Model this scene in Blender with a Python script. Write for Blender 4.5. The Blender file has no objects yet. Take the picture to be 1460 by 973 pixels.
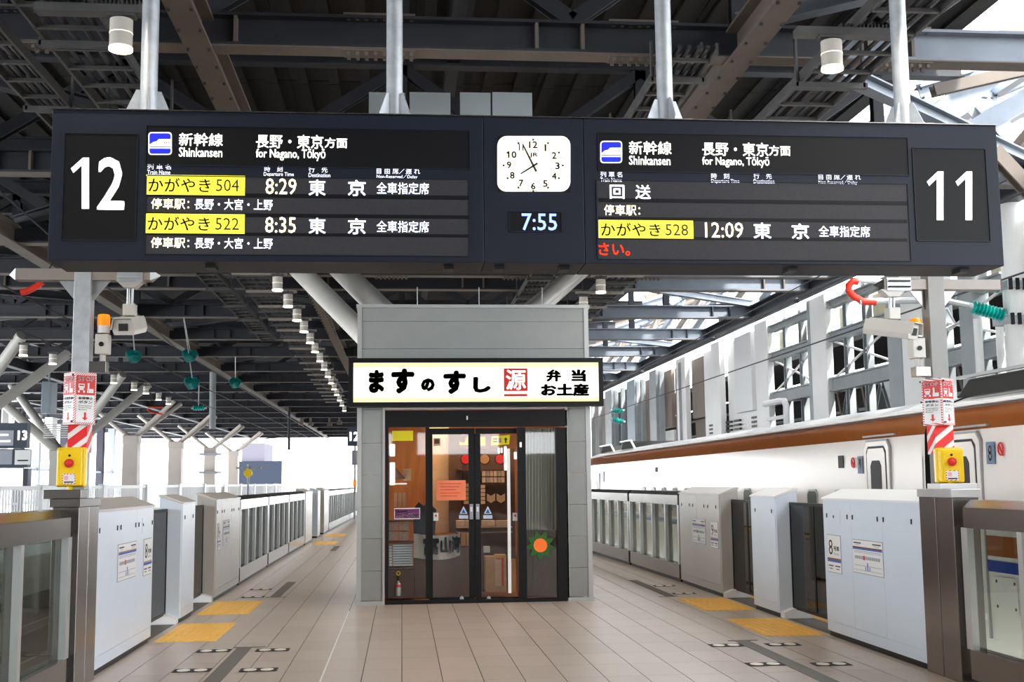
import bpy, bmesh, math, random
from mathutils import Vector, Matrix
random.seed(11)
SC = bpy.context.scene
COL = SC.collection

# ------------------------------------------------------------ camera, sky, light, exposure
F = 1700.0
EYE = 1.445
AX = Vector((0.9957625540353633, 0.0, -0.09196160057856004))          # world X in camera axes
AY = Vector((-0.09131831074768879, -0.1180739941514702, -0.9887969953571396))
AZ = Vector((-0.010858273488872736, 0.9930047995378063, -0.11757366198142451))
cd = bpy.data.cameras.new('camera')
cam = bpy.data.objects.new('camera', cd)
COL.objects.link(cam)
cam.matrix_world = Matrix(((AX.x, AX.y, AX.z, 0), (AY.x, AY.y, AY.z, 0), (AZ.x, AZ.y, AZ.z, EYE), (0, 0, 0, 1)))
cd.sensor_width = 36.0
cd.lens = 36.0 * F / 1460.0
cd.clip_start = 0.1
cd.clip_end = 1000
SC.camera = cam

world = bpy.data.worlds.new('sky')
SC.world = world
world.use_nodes = True
bg = world.node_tree.nodes['Background']
bg.inputs[0].default_value = (0.93, 0.965, 1.0, 1)
bg.inputs[1].default_value = 5.5

SC.view_settings.view_transform = 'Standard'
SC.view_settings.look = 'None'
SC.view_settings.exposure = 0.42
SC.view_settings.gamma = 1.0
SC.cycles.max_bounces = 7
SC.cycles.diffuse_bounces = 4
SC.cycles.glossy_bounces = 3
SC.cycles.transmission_bounces = 4
SC.cycles.transparent_max_bounces = 16
SC.cycles.caustics_reflective = False
SC.cycles.caustics_refractive = False
SC.cycles.use_denoising = True
SC.cycles.sample_clamp_indirect = 6.0

sd = bpy.data.lights.new('sun', 'SUN')
sd.energy = 9.0
sd.angle = math.radians(4)
sd.color = (1.0, 0.96, 0.90)
sun = bpy.data.objects.new('sun', sd)
COL.objects.link(sun)
sun.rotation_euler = Vector((0.26, -0.60, 0.72)).to_track_quat('Z', 'Y').to_euler()


def area(name, loc, to, size, energy, color=(1, 1, 1), sy=None):
    l = bpy.data.lights.new(name, 'AREA')
    l.energy = energy
    l.color = color
    l.size = size
    if sy:
        l.shape = 'RECTANGLE'
        l.size_y = sy
    o = bpy.data.objects.new(name, l)
    COL.objects.link(o)
    o.location = loc
    o.rotation_euler = (Vector(loc) - Vector(to)).to_track_quat('Z', 'Y').to_euler()
    return o


def at(px, py, Y):
    """point of the plane y = Y seen at a photo pixel"""
    v = Vector((px - 730.0, 486.5 - py, -F))
    w = Vector((AX.dot(v), AY.dot(v), AZ.dot(v)))
    return Vector((0, 0, EYE)) + w * (Y / w.y)


def atx(px, py, X):
    v = Vector((px - 730.0, 486.5 - py, -F))
    w = Vector((AX.dot(v), AY.dot(v), AZ.dot(v)))
    return Vector((0, 0, EYE)) + w * (X / w.x)


# ------------------------------------------------------------ materials
MATS = {}


def mat(name, color, rough=0.5, metal=0.0, noise=0.0, scale=6.0, emit=None, estr=1.0, bump=0.0, rand=0.0, stretch=None, spec=0.5):
    m = bpy.data.materials.new(name)
    m.use_nodes = True
    nt = m.node_tree
    b = nt.nodes['Principled BSDF']
    b.inputs['Base Color'].default_value = (*color, 1)
    b.inputs['Roughness'].default_value = rough
    b.inputs['Metallic'].default_value = metal
    b.inputs['Specular IOR Level'].default_value = spec
    if noise or bump or rand:
        tc = nt.nodes.new('ShaderNodeTexCoord')
        mp = nt.nodes.new('ShaderNodeMapping')
        nt.links.new(tc.outputs['Object'], mp.inputs[0])
        if stretch:
            mp.inputs['Scale'].default_value = stretch
        n = nt.nodes.new('ShaderNodeTexNoise')
        n.inputs['Scale'].default_value = scale
        n.inputs['Detail'].default_value = 4
        nt.links.new(mp.outputs[0], n.inputs[0])
        hsv = nt.nodes.new('ShaderNodeHueSaturation')
        hsv.inputs['Color'].default_value = (*color, 1)
        mr = nt.nodes.new('ShaderNodeMapRange')
        mr.inputs[1].default_value = 0.25
        mr.inputs[2].default_value = 0.75
        mr.inputs[3].default_value = 1 - noise
        mr.inputs[4].default_value = 1 + noise
        nt.links.new(n.outputs['Fac'], mr.inputs[0])
        last = mr.outputs[0]
        if rand:
            oi = nt.nodes.new('ShaderNodeObjectInfo')
            m2 = nt.nodes.new('ShaderNodeMapRange')
            m2.inputs[3].default_value = 1 - rand
            m2.inputs[4].default_value = 1 + rand
            nt.links.new(oi.outputs['Random'], m2.inputs[0])
            mu = nt.nodes.new('ShaderNodeMath')
            mu.operation = 'MULTIPLY'
            nt.links.new(last, mu.inputs[0])
            nt.links.new(m2.outputs[0], mu.inputs[1])
            last = mu.outputs[0]
        nt.links.new(last, hsv.inputs['Value'])
        nt.links.new(hsv.outputs[0], b.inputs['Base Color'])
        if bump:
            bp = nt.nodes.new('ShaderNodeBump')
            bp.inputs['Strength'].default_value = bump
            bp.inputs['Distance'].default_value = 0.01
            nt.links.new(n.outputs['Fac'], bp.inputs['Height'])
            nt.links.new(bp.outputs[0], b.inputs['Normal'])
    if emit:
        b.inputs['Emission Color'].default_value = (*emit, 1)
        b.inputs['Emission Strength'].default_value = estr
    MATS[name] = m
    return m


def glass(name, tint, base=0.04, rough=0.02, edge=0.7):
    m = bpy.data.materials.new(name)
    m.use_nodes = True
    nt = m.node_tree
    nt.nodes.clear()
    out = nt.nodes.new('ShaderNodeOutputMaterial')
    mix = nt.nodes.new('ShaderNodeMixShader')
    tr = nt.nodes.new('ShaderNodeBsdfTransparent')
    tr.inputs[0].default_value = (*tint, 1)
    gl = nt.nodes.new('ShaderNodeBsdfGlossy')
    gl.inputs['Roughness'].default_value = rough
    fr = nt.nodes.new('ShaderNodeLayerWeight')
    fr.inputs[0].default_value = 0.5
    pw = nt.nodes.new('ShaderNodeMath')
    pw.operation = 'POWER'
    pw.inputs[1].default_value = 5.0
    nt.links.new(fr.outputs['Facing'], pw.inputs[0])
    ad = nt.nodes.new('ShaderNodeMath')
    ad.operation = 'MULTIPLY_ADD'
    ad.use_clamp = True
    ad.inputs[1].default_value = edge
    ad.inputs[2].default_value = base
    nt.links.new(pw.outputs[0], ad.inputs[0])
    nt.links.new(ad.outputs[0], mix.inputs[0])
    nt.links.new(tr.outputs[0], mix.inputs[1])
    nt.links.new(gl.outputs[0], mix.inputs[2])
    nt.links.new(mix.outputs[0], out.inputs[0])
    MATS[name] = m
    return m


def stripes(name, c1, c2, freq, duty=0.5, turn='ADD'):
    m = bpy.data.materials.new(name)
    m.use_nodes = True
    nt = m.node_tree
    b = nt.nodes['Principled BSDF']
    b.inputs['Roughness'].default_value = 0.4
    tc = nt.nodes.new('ShaderNodeTexCoord')
    sp = nt.nodes.new('ShaderNodeSeparateXYZ')
    nt.links.new(tc.outputs['Object'], sp.inputs[0])

    def mth(op, a, bb):
        n = nt.nodes.new('ShaderNodeMath')
        n.operation = op
        for i, v in enumerate((a, bb)):
            if isinstance(v, (int, float)):
                n.inputs[i].default_value = v
            else:
                nt.links.new(v, n.inputs[i])
        return n.outputs[0]
    s = mth(turn, sp.outputs[0], sp.outputs[1])
    s = mth('SUBTRACT', mth('MULTIPLY', sp.outputs[2], 1.3), s)
    s = mth('FRACT', mth('MULTIPLY', s, freq), 0)
    s = mth('GREATER_THAN', s, duty)
    mx = nt.nodes.new('ShaderNodeMix')
    mx.data_type = 'RGBA'
    nt.links.new(s, mx.inputs[0])
    mx.inputs[6].default_value = (*c1, 1)
    mx.inputs[7].default_value = (*c2, 1)
    nt.links.new(mx.outputs[2], b.inputs['Base Color'])
    MATS[name] = m
    return m


mat('tile', (0.52, 0.43, 0.375), 0.3, 0, 0.07, 9, rand=0.06, stretch=(0.6, 5, 1))
mat('grout', (0.10, 0.085, 0.08), 0.9)
mat('platform_concrete', (0.3, 0.28, 0.26), 0.8, 0, 0.15, 2)
mat('yellow_tile', (1.0, 0.58, 0.10), 0.5, 0, 0.06, 20)
mat('white_paint', (0.75, 0.75, 0.74), 0.5)
mat('dark_strip', (0.13, 0.115, 0.105), 0.6, 0, 0.1, 20)
mat('post_grey', (0.25, 0.25, 0.24), 0.5, 0.2, 0.05, 6)
mat('window_glass', (0.09, 0.11, 0.10), 0.1)
mat('foot_white', (0.9, 0.84, 0.74), 0.5, 0, 0.1, 30)
mat('cabinet_white', (0.68, 0.76, 0.86), 0.28, 0, 0.02, 3)
mat('cabinet_beige', (0.50, 0.48, 0.45), 0.32, 0.2, 0.03, 3)
mat('cabinet_top', (0.60, 0.57, 0.54), 0.3, 0, 0.04, 3)
mat('steel', (0.27, 0.25, 0.235), 0.22, 0.9, 0.05, 3, stretch=(1, 1, 0.1))
mat('steel_light', (0.62, 0.64, 0.65), 0.3, 0.7, 0.05, 3)
mat('steel_galv', (0.50, 0.53, 0.56), 0.42, 0.5, 0.16, 14)
mat('black_trim', (0.008, 0.008, 0.009), 0.4, spec=0.25)
mat('black_rubber', (0.02, 0.02, 0.02), 0.8)
glass('fence_glass', (0.70, 0.73, 0.69), 0.04, 0.02, 0.35)
glass('shop_glass', (0.94, 0.95, 0.95), 0.05)
glass('door_glass', (0.10, 0.105, 0.12), 0.07)
glass('train_glass', (0.05, 0.06, 0.07), 0.1)
mat('sign_body', (0.007, 0.010, 0.020), 0.5, 0.0, 0.1, 30, spec=0.25)
mat('sign_recess', (0.003, 0.003, 0.004), 0.5, spec=0.2)
mat('led_panel', (0.035, 0.034, 0.039), 0.5, 0, 0.12, 60, spec=0.2)
mat('lit_white', (0.9, 0.9, 0.88), 0.5, emit=(1.0, 0.99, 0.93), estr=0.874)
mat('lit_cool', (0.8, 0.8, 0.9), 0.5, emit=(0.88, 0.92, 1.0), estr=0.836)
mat('lit_pale', (0.8, 0.8, 0.9), 0.5, emit=(0.8, 0.82, 0.85), estr=0.471)
mat('lit_warm', (0.9, 0.85, 0.7), 0.5, emit=(1.0, 0.93, 0.72), estr=0.798)
mat('lit_yellow', (0.8, 0.7, 0.05), 0.5, emit=(1.0, 0.9, 0.03), estr=0.722)
mat('lit_blue', (0.0, 0.0, 0.3), 0.5, emit=(0.005, 0.02, 0.95), estr=0.76)
mat('lit_red', (0.8, 0.05, 0.02), 0.5, emit=(1.0, 0.07, 0.02), estr=0.76)
mat('lit_clock_blue', (0.3, 0.4, 0.8), 0.5, emit=(0.5, 0.62, 1.0), estr=0.722)
mat('lit_clock', (0.9, 0.88, 0.75), 0.5, emit=(1.0, 0.96, 0.80), estr=0.66)
mat('lit_shop', (0.9, 0.9, 0.8), 0.5, emit=(1.0, 0.99, 0.90), estr=0.80)
mat('lit_shop_band', (0.8, 0.75, 0.4), 0.5, noise=0.1, scale=30, emit=(0.95, 0.85, 0.36), estr=0.62)
mat('sign_grey', (0.33, 0.36, 0.42), 0.5)
mat('ink', (0.008, 0.010, 0.008), 0.6)
mat('ink_green', (0.02, 0.035, 0.015), 0.6)
mat('ink_blue', (0.02, 0.1, 0.45), 0.5)
mat('ink_red', (0.62, 0.02, 0.015), 0.5)
mat('print_pink', (0.9, 0.45, 0.5), 0.5)
mat('plain_white', (0.82, 0.82, 0.82), 0.45)
mat('kiosk_panel', (0.31, 0.325, 0.315), 0.45, 0, 0.04, 5)
mat('kiosk_trim', (0.52, 0.53, 0.52), 0.35, 0.3)
mat('wood', (0.50, 0.22, 0.075), 0.5, 0, 0.25, 5, stretch=(3, 3, 0.4))
mat('wood_dark', (0.10, 0.045, 0.022), 0.5, 0, 0.2, 5)
mat('wood_pale', (0.62, 0.40, 0.24), 0.5, 0, 0.12, 8)
mat('carton', (0.48, 0.27, 0.12), 0.7, 0, 0.12, 12)
mat('packet', (0.42, 0.30, 0.22), 0.35, 0, 0.25, 25)
mat('paper_box', (0.62, 0.72, 0.76), 0.5)
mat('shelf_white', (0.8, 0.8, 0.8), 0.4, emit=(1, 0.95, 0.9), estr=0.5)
mat('tube_light', (0.9, 0.9, 0.9), 0.4, emit=(1.0, 0.97, 0.92), estr=2.2)
mat('paper_orange', (0.93, 0.24, 0.11), 0.6, 0, 0.06, 10)
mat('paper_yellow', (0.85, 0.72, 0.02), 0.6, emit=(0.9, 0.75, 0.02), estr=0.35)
mat('cloth', (0.58, 0.55, 0.50), 0.8, 0, 0.06, 8)
mat('teal_ink', (0.0, 0.16, 0.24), 0.6, 0, 0.3, 10)
mat('curtain', (0.45, 0.45, 0.38), 0.8, 0, 0.08, 6, stretch=(6, 6, 0.3))
mat('slat_wood', (0.13, 0.085, 0.065), 0.5)
mat('leaf_green', (0.02, 0.13, 0.01), 0.5, 0, 0.35, 30)
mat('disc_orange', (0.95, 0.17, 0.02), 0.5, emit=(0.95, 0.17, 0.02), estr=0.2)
mat('sticker_blue', (0.55, 0.68, 0.82), 0.5)
mat('sticker_purple', (0.16, 0.02, 0.13), 0.5)
mat('red_paint', (0.75, 0.02, 0.015), 0.4)
mat('orange_lens', (0.95, 0.28, 0.01), 0.25, emit=(1.0, 0.3, 0.0), estr=0.35)
mat('yellow_box', (0.92, 0.62, 0.0), 0.35, 0, 0.03, 6)
mat('camera_housing', (0.58, 0.56, 0.52), 0.35)
mat('lens_dark', (0.05, 0.03, 0.02), 0.15)
stripes('stripe_board', (0.85, 0.015, 0.02), (0.85, 0.85, 0.85), 6.2, 0.62)
stripes('stripe_board_right', (0.85, 0.015, 0.02), (0.85, 0.85, 0.85), 6.2, 0.62, 'SUBTRACT')
stripes('stripe_border', (0.85, 0.85, 0.85), (0.55, 0.05, 0.03), 42, 0.5)
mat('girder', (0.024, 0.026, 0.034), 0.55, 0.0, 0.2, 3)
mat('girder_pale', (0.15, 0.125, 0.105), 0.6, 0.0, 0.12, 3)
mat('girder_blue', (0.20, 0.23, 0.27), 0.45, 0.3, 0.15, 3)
mat('deck', (0.014, 0.012, 0.010), 0.8, 0, 0.3, 3, rand=0.35)
mat('arm_beige', (0.30, 0.27, 0.24), 0.4, 0.1, 0.08, 5)
mat('deck_dark', (0.018, 0.018, 0.019), 0.9, 0, 0.3, 3)
mat('tray', (0.09, 0.09, 0.09), 0.5, 0.3, 0.2, 5)
mat('lamp_housing', (0.62, 0.58, 0.52), 0.4)
mat('lamp_lens', (1, 0.95, 0.8), 0.4, emit=(1.0, 0.88, 0.62), estr=9.0)
mat('strut_white', (0.50, 0.485, 0.45), 0.35, 0, 0.05, 4)
mat('train_body', (0.72, 0.675, 0.63), 0.14, 0, 0.01, 2)
mat('train_copper', (0.36, 0.105, 0.018), 0.22, 0.3, 0.05, 3)
mat('train_roof', (0.30, 0.31, 0.32), 0.35, 0.2)
mat('train_blue', (0.01, 0.04, 0.28), 0.25)
mat('train_grey', (0.30, 0.30, 0.31), 0.35)
mat('train_dark', (0.02, 0.02, 0.022), 0.5)
mat('plate_blue', (0.10, 0.16, 0.27), 0.4)
mat('column_white', (0.92, 0.91, 0.89), 0.45, 0, 0.03, 2)
mat('column_grey', (0.34, 0.37, 0.38), 0.5, 0.1, 0.1, 3)
mat('column_cream', (0.62, 0.55, 0.49), 0.5, 0, 0.05, 2)
mat('panel_brown', (0.24, 0.195, 0.165), 0.7, 0, 0.12, 3, stretch=(4, 4, 0.3))
mat('panel_blue', (0.33, 0.40, 0.46), 0.5, 0, 0.08, 3)
mat('panel_cream', (0.62, 0.60, 0.40), 0.6, 0, 0.1, 3, stretch=(1, 6, 0.3))
mat('shade_backdrop', (0.012, 0.012, 0.013), 0.8, 0, 0.4, 1.2)
mat('insulator_teal', (0.0, 0.42, 0.36), 0.3, 0, 0.1, 6)
mat('insulator_dark', (0.0, 0.16, 0.15), 0.35, 0, 0.3, 12)
mat('hose_red', (0.75, 0.03, 0.01), 0.4)
mat('wire', (0.03, 0.03, 0.035), 0.5)
mat('ballast', (0.16, 0.14, 0.125), 0.9, 0, 0.3, 14)
mat('rail', (0.25, 0.2, 0.17), 0.35, 0.8)
mat('far_wall', (0.45, 0.45, 0.48), 0.7)
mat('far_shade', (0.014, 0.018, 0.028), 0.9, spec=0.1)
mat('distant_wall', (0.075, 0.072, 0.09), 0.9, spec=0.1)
mat('far_sign', (0.02, 0.035, 0.06), 0.5)


# ------------------------------------------------------------ geometry helpers
class MB:
    def __init__(s):
        s.v = []
        s.f = []

    def quad_box(s, pts):
        b = len(s.v)
        s.v += [Vector(p) for p in pts]
        for q in ((0, 3, 2, 1), (4, 5, 6, 7), (0, 1, 5, 4), (1, 2, 6, 5), (2, 3, 7, 6), (3, 0, 4, 7)):
            s.f.append(tuple(b + i for i in q))
        return s

    def box(s, x0, x1, y0, y1, z0, z1):
        if x0 > x1: x0, x1 = x1, x0
        if y0 > y1: y0, y1 = y1, y0
        if z0 > z1: z0, z1 = z1, z0
        return s.quad_box(((x0, y0, z0), (x1, y0, z0), (x1, y1, z0), (x0, y1, z0),
                           (x0, y0, z1), (x1, y0, z1), (x1, y1, z1), (x0, y1, z1)))

    def bar(s, p0, p1, w, h, up=(0, 0, 1), off=(0, 0)):
        """box from p0 to p1, w across, h along up; off shifts (side, up)"""
        p0 = Vector(p0); p1 = Vector(p1)
        d = (p1 - p0).normalized()
        side = d.cross(Vector(up))
        if side.length < 1e-4:
            side = d.cross(Vector((0, 1, 0)))
        side.normalize()
        u = side.cross(d)
        c = side * off[0] + u * off[1]
        a = side * (w / 2); b = u * (h / 2)
        return s.quad_box([p0 + c - a - b, p0 + c + a - b, p1 + c + a - b, p1 + c - a - b,
                           p0 + c - a + b, p0 + c + a + b, p1 + c + a + b, p1 + c - a + b])

    def ibeam(s, p0, p1, w, h, t=0.02, up=(0, 0, 1)):
        s.bar(p0, p1, w, t, up, (0, h / 2 - t / 2))
        s.bar(p0, p1, w, t, up, (0, -h / 2 + t / 2))
        s.bar(p0, p1, t * 0.7, h - 2 * t, up)
        return s

    def cyl(s, p0, p1, r0, r1=None, n=12, cap=True):
        r1 = r0 if r1 is None else r1
        p0 = Vector(p0); p1 = Vector(p1)
        d = (p1 - p0).normalized()
        a = d.orthogonal().normalized()
        b = d.cross(a)
        k = len(s.v)
        for p, r in ((p0, r0), (p1, r1)):
            for i in range(n):
                t = 2 * math.pi * i / n
                s.v.append(p + (a * math.cos(t) + b * math.sin(t)) * r)
        for i in range(n):
            j = (i + 1) % n
            s.f.append((k + i, k + j, k + n + j, k + n + i))
        if cap:
            s.f.append(tuple(k + i for i in reversed(range(n))))
            s.f.append(tuple(k + n + i for i in range(n)))
        return s

    def tube(s, pts, r, n=8):
        pts = [Vector(p) for p in pts]
        k = len(s.v)
        m = len(pts)
        a = None
        for i, p in enumerate(pts):
            d = (pts[min(i + 1, m - 1)] - pts[max(i - 1, 0)]).normalized()
            if a is None:
                a = d.orthogonal().normalized()
            a = (a - d * a.dot(d)).normalized()
            b = d.cross(a)
            for q in range(n):
                t = 2 * math.pi * q / n
                s.v.append(p + (a * math.cos(t) + b * math.sin(t)) * r)
        for i in range(m - 1):
            for q in range(n):
                w = (q + 1) % n
                s.f.append((k + i * n + q, k + i * n + w, k + (i + 1) * n + w, k + (i + 1) * n + q))
        s.f.append(tuple(k + q for q in reversed(range(n))))
        s.f.append(tuple(k + (m - 1) * n + q for q in range(n)))
        return s

    def lathe(s, c, axis, prof, n=16):
        """prof: (radius, distance along axis)"""
        c = Vector(c); d = Vector(axis).normalized()
        a = d.orthogonal().normalized(); b = d.cross(a)
        k = len(s.v)
        for r, h in prof:
            for i in range(n):
                t = 2 * math.pi * i / n
                s.v.append(c + d * h + (a * math.cos(t) + b * math.sin(t)) * r)
        for j in range(len(prof) - 1):
            for i in range(n):
                w = (i + 1) % n
                s.f.append((k + j * n + i, k + j * n + w, k + (j + 1) * n + w, k + (j + 1) * n + i))
        s.f.append(tuple(k + i for i in reversed(range(n))))
        s.f.append(tuple(k + (len(prof) - 1) * n + i for i in range(n)))
        return s

    def prism(s, poly, o, u, v, w):
        """polygon (a,b) in plane o + a*u + b*v extruded by vector w"""
        o = Vector(o); u = Vector(u); v = Vector(v); w = Vector(w)
        k = len(s.v); n = len(poly)
        for e in (Vector((0, 0, 0)), w):
            for a, b in poly:
                s.v.append(o + u * a + v * b + e)
        for i in range(n):
            j = (i + 1) % n
            s.f.append((k + i, k + j, k + n + j, k + n + i))
        s.f.append(tuple(k + i for i in reversed(range(n))))
        s.f.append(tuple(k + n + i for i in range(n)))
        return s

    def build(s, name, m, parent=None, bevel=0.0, smooth=False, local=False, kind=None, label=None):
        if parent is None:
            c = Vector((sum(p.x for p in s.v), sum(p.y for p in s.v), 0)) / max(1, len(s.v))
            c.z = min(p.z for p in s.v)
        elif local:
            c = Vector((0, 0, 0))
        else:
            c = origin(parent)
        me = bpy.data.meshes.new(name)
        me.from_pydata([tuple(p - c) for p in s.v], [], s.f)
        me.materials.append(MATS[m] if isinstance(m, str) else m)
        bm = bmesh.new()
        bm.from_mesh(me)
        bmesh.ops.recalc_face_normals(bm, faces=bm.faces)
        bm.to_mesh(me)
        bm.free()
        if smooth:
            me.polygons.foreach_set('use_smooth', [True] * len(me.polygons))
            me.set_sharp_from_angle(angle=math.radians(40))
        o = bpy.data.objects.new(name, me)
        COL.objects.link(o)
        if parent is None:
            o.location = c
        else:
            o.parent = parent
        if bevel:
            md = o.modifiers.new('bevel', 'BEVEL')
            md.width = bevel
            md.segments = 2
            md.limit_method = 'ANGLE'
        if kind:
            o['kind'] = kind
        if label:
            o['label'] = label
        return o


def origin(o):
    c = Vector((0, 0, 0))
    while o:
        c += Vector(o.location)
        o = o.parent
    return c


def thing(name, label, cat, loc=(0, 0, 0), group=None):
    o = bpy.data.objects.new(name, None)
    COL.objects.link(o)
    o.location = loc
    o.empty_display_size = 0.1
    o['label'] = label
    o['category'] = cat
    if group:
        o['group'] = group
    return o


def struct(name, label=None, loc=(0, 0, 0)):
    o = bpy.data.objects.new(name, None)
    COL.objects.link(o)
    o.location = loc
    o['kind'] = 'structure'
    if label:
        o['label'] = label
    return o


def tag(o, label, cat, group=None):
    o['label'] = label
    o['category'] = cat
    if group:
        o['group'] = group
    return o


def dup(o, parent=None):
    c = o.copy()
    COL.objects.link(c)
    c.parent = parent
    for ch in list(o.children):
        dup(ch, c)
    return c


TXT = {}


def txt(s, o, u, v, w, h, m, parent, bold=0.0, name='lettering', thick=0.0015, local=False):
    """flat lettering filling the w x h rectangle whose lower left corner is o"""
    key = (s, bold)
    if key not in TXT:
        c = bpy.data.curves.new('t', 'FONT')
        c.body = s
        c.resolution_u = 2
        ob = bpy.data.objects.new('t', c)
        COL.objects.link(ob)
        dg = bpy.context.evaluated_depsgraph_get()
        me = bpy.data.meshes.new_from_object(ob.evaluated_get(dg))
        vs = [tuple(q.co) for q in me.vertices]
        fs = [tuple(p.vertices) for p in me.polygons]
        if bold:
            v0, f0, n0 = vs, fs, len(vs)
            vs, fs = [], []
            ring = [(bold, bold), (-bold, bold), (bold, -bold), (-bold, -bold)]
            if bold > 0.02:
                ring = [(0.0, 0.0)] + [(bold * r * math.cos(k * math.pi / 5), bold * r * math.sin(k * math.pi / 5)) for r in (0.5, 1.0) for k in range(10)]
            for q, (ox, oy) in enumerate(ring):
                vs += [(a[0] + ox, a[1] + oy, 0.0) for a in v0]
                fs += [tuple(i + q * n0 for i in f) for f in f0]
        bpy.data.objects.remove(ob)
        bpy.data.curves.remove(c)
        bpy.data.meshes.remove(me)
        TXT[key] = (vs, fs)
    vs, fs = TXT[key]
    x0 = min(q[0] for q in vs); x1 = max(q[0] for q in vs)
    y0 = min(q[1] for q in vs); y1 = max(q[1] for q in vs)
    o = Vector(o); u = Vector(u).normalized(); v = Vector(v).normalized()
    n = u.cross(v)
    c = Vector((0, 0, 0)) if local else origin(parent)
    me = bpy.data.meshes.new(name)
    me.from_pydata([tuple(o + u * ((q[0] - x0) / (x1 - x0) * w) + v * ((q[1] - y0) / max(1e-6, y1 - y0) * h) + n * thick - c) for q in vs], [], fs)
    me.materials.append(MATS[m])
    ob = bpy.data.objects.new(name, me)
    COL.objects.link(ob)
    ob.parent = parent
    return ob


RX = Vector((1, 0, 0)); RZ = Vector((0, 0, 1)); RY = Vector((0, 1, 0))


def ptxt(s, x0, y0, x1, y1, Y, m, parent, bold=0.0, name='lettering'):
    """lettering on a wall y = Y facing the platform, in the photo's box x0..x1, y0..y1"""
    a = at(x0, y1, Y); b = at(x1, y0, Y)
    a = Vector((a.x, Y, a.z))
    return txt(s, a, RX, RZ, b.x - a.x, b.z - a.z, m, parent, bold, name)


def prect(mb, x0, y0, x1, y1, Y, d):
    """slab of thickness d in front of the plane y = Y"""
    a = at(x0, y1, Y); b = at(x1, y0, Y)
    return mb.box(a.x, b.x, Y - d, Y, a.z, b.z)

# ------------------------------------------------------------ platform floor
FL, FR = -2.34, 3.95                       # faces of the left and right door lines
floor = struct('floor', 'beige tiled platform floor between the two door lines')
MB().box(-3.0, 4.6, -45, 110, -0.5, -0.012).build('platform_slab', 'platform_concrete', floor)
MB().box(-2.98, 4.58, -44.9, 109, -0.012, -0.004).build('grout_bed', 'grout', floor)
tile_mesh = None
count = 0
rest = MB()
TW, TL, G = 0.3, 0.6, 0.0035
for j in range(0, 120):
    y0 = 2.4 + j * TL
    for i in range(-8, 14):
        x0 = i * TW
        x1 = x0 + TW
        a = max(x0, FL - 0.04); b = min(x1, FR + 0.04)
        if b - a < 0.03:
            continue
        full = (b - a) > TW - 0.001
        if 8.35 < y0 < 17.0 and count < 300 and full:
            if tile_mesh is None:
                t = MB().box(G, TW - G, G / 2, TL - G / 2, -0.01, 0).build('tile', 'tile', floor)
                tile_mesh = t.data
                t.location = (x0, y0, 0)
            else:
                t = bpy.data.objects.new('tile', tile_mesh)
                COL.objects.link(t)
                t.parent = floor
                t.location = (x0, y0, 0)
            count += 1
        else:
            rest.box(a + G, b - G, y0 + G / 2, y0 + TL - G / 2, -0.01, 0)
rest.build('tile_field', 'tile', floor, kind='stuff')
MB().box(-0.607, -0.595, 6, 14.0, -0.004, 0.003).build('white_joint', 'plain_white', floor)
for x0, x1 in ((FL - 0.5, FL - 0.045), (FR + 0.045, FR + 0.5)):
    MB().box(x0, x1, -3.5, 100, -0.008, 0.0).build('edge_paving', 'dark_strip', floor)
for x0, x1 in ((-2.80, -2.66), (4.27, 4.41)):
    MB().box(x0, x1, -3.5, 100, -0.002, 0.006).build('edge_line', 'yellow_tile', floor)
# queue lines set into the floor
for (x, y0, y1, w, tx0, tx1, ty) in ((-1.40, 8.0, 11.1, 0.13, -1.50, -1.22, 11.1), (-1.635, 15.9, 18.3, 0.13, -1.75, -1.5, 15.9),
                                     (3.05, 8.0, 10.78, 0.13, 2.93, 3.2, 10.78), (3.36, 14.95, 17.5, 0.12, 3.2, 3.44, 14.95),
                                     (-1.5, 26.5, 28.5, 0.13, -1.62, -1.36, 28.5)):
    mb = MB().box(x - w / 2, x + w / 2, y0, y1, -0.003, 0.0025)
    mb.box(tx0, tx1, ty - 0.02, ty + 0.02, -0.003, 0.0025)
    mb.build('queue_line', 'dark_strip', floor)

# tactile paving patches
def tactile(x0, x1, y0, y1, label):
    t = thing('tactile_mat', label, 'tactile paving', ((x0 + x1) / 2, (y0 + y1) / 2, 0), 'yellow tactile paving at the doors')
    nx = 2; ny = max(1, round((y1 - y0) / 0.3))
    me = None
    wx = (x1 - x0) / nx; wy = (y1 - y0) / ny
    for i in range(nx):
        for j in range(ny):
            if me is None:
                mb = MB().box(0.002, wx - 0.002, 0.002, wy - 0.002, 0, 0.004)
                k = 4
                for q in range(k):
                    cx = wx * (q + 0.5) / k
                    mb.box(cx - 0.012, cx + 0.012, 0.02, wy - 0.02, 0.004, 0.008)
                o = mb.build('tactile_tile', 'yellow_tile', t, local=True)
                me = o.data
            else:
                o = bpy.data.objects.new('tactile_tile', me)
                COL.objects.link(o)
                o.parent = t
            o.location = (x0 + i * wx - (x0 + x1) / 2, y0 + j * wy - (y0 + y1) / 2, 0.0)

tactile(-2.30, -1.73, 11.60, 13.05, 'yellow tactile paving patch on the left between the white cabinets, nearest')
tactile(-2.30, -1.72, 13.92, 15.42, 'yellow tactile paving patch on the left before the steel-coloured cabinet')
tactile(3.36, 3.93, 11.02, 12.42, 'yellow tactile paving patch on the right beside the white eight cabinet')
tactile(3.36, 3.93, 13.27, 14.65, 'yellow tactile paving patch on the right beside the steel nine cabinet')
tactile(-2.15, -1.6, 29.3, 30.9, 'far yellow tactile paving patch on the left, the nearer of the two')
tactile(-2.12, -1.6, 33.5, 35.6, 'farthest yellow tactile paving patch on the left platform side')

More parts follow.
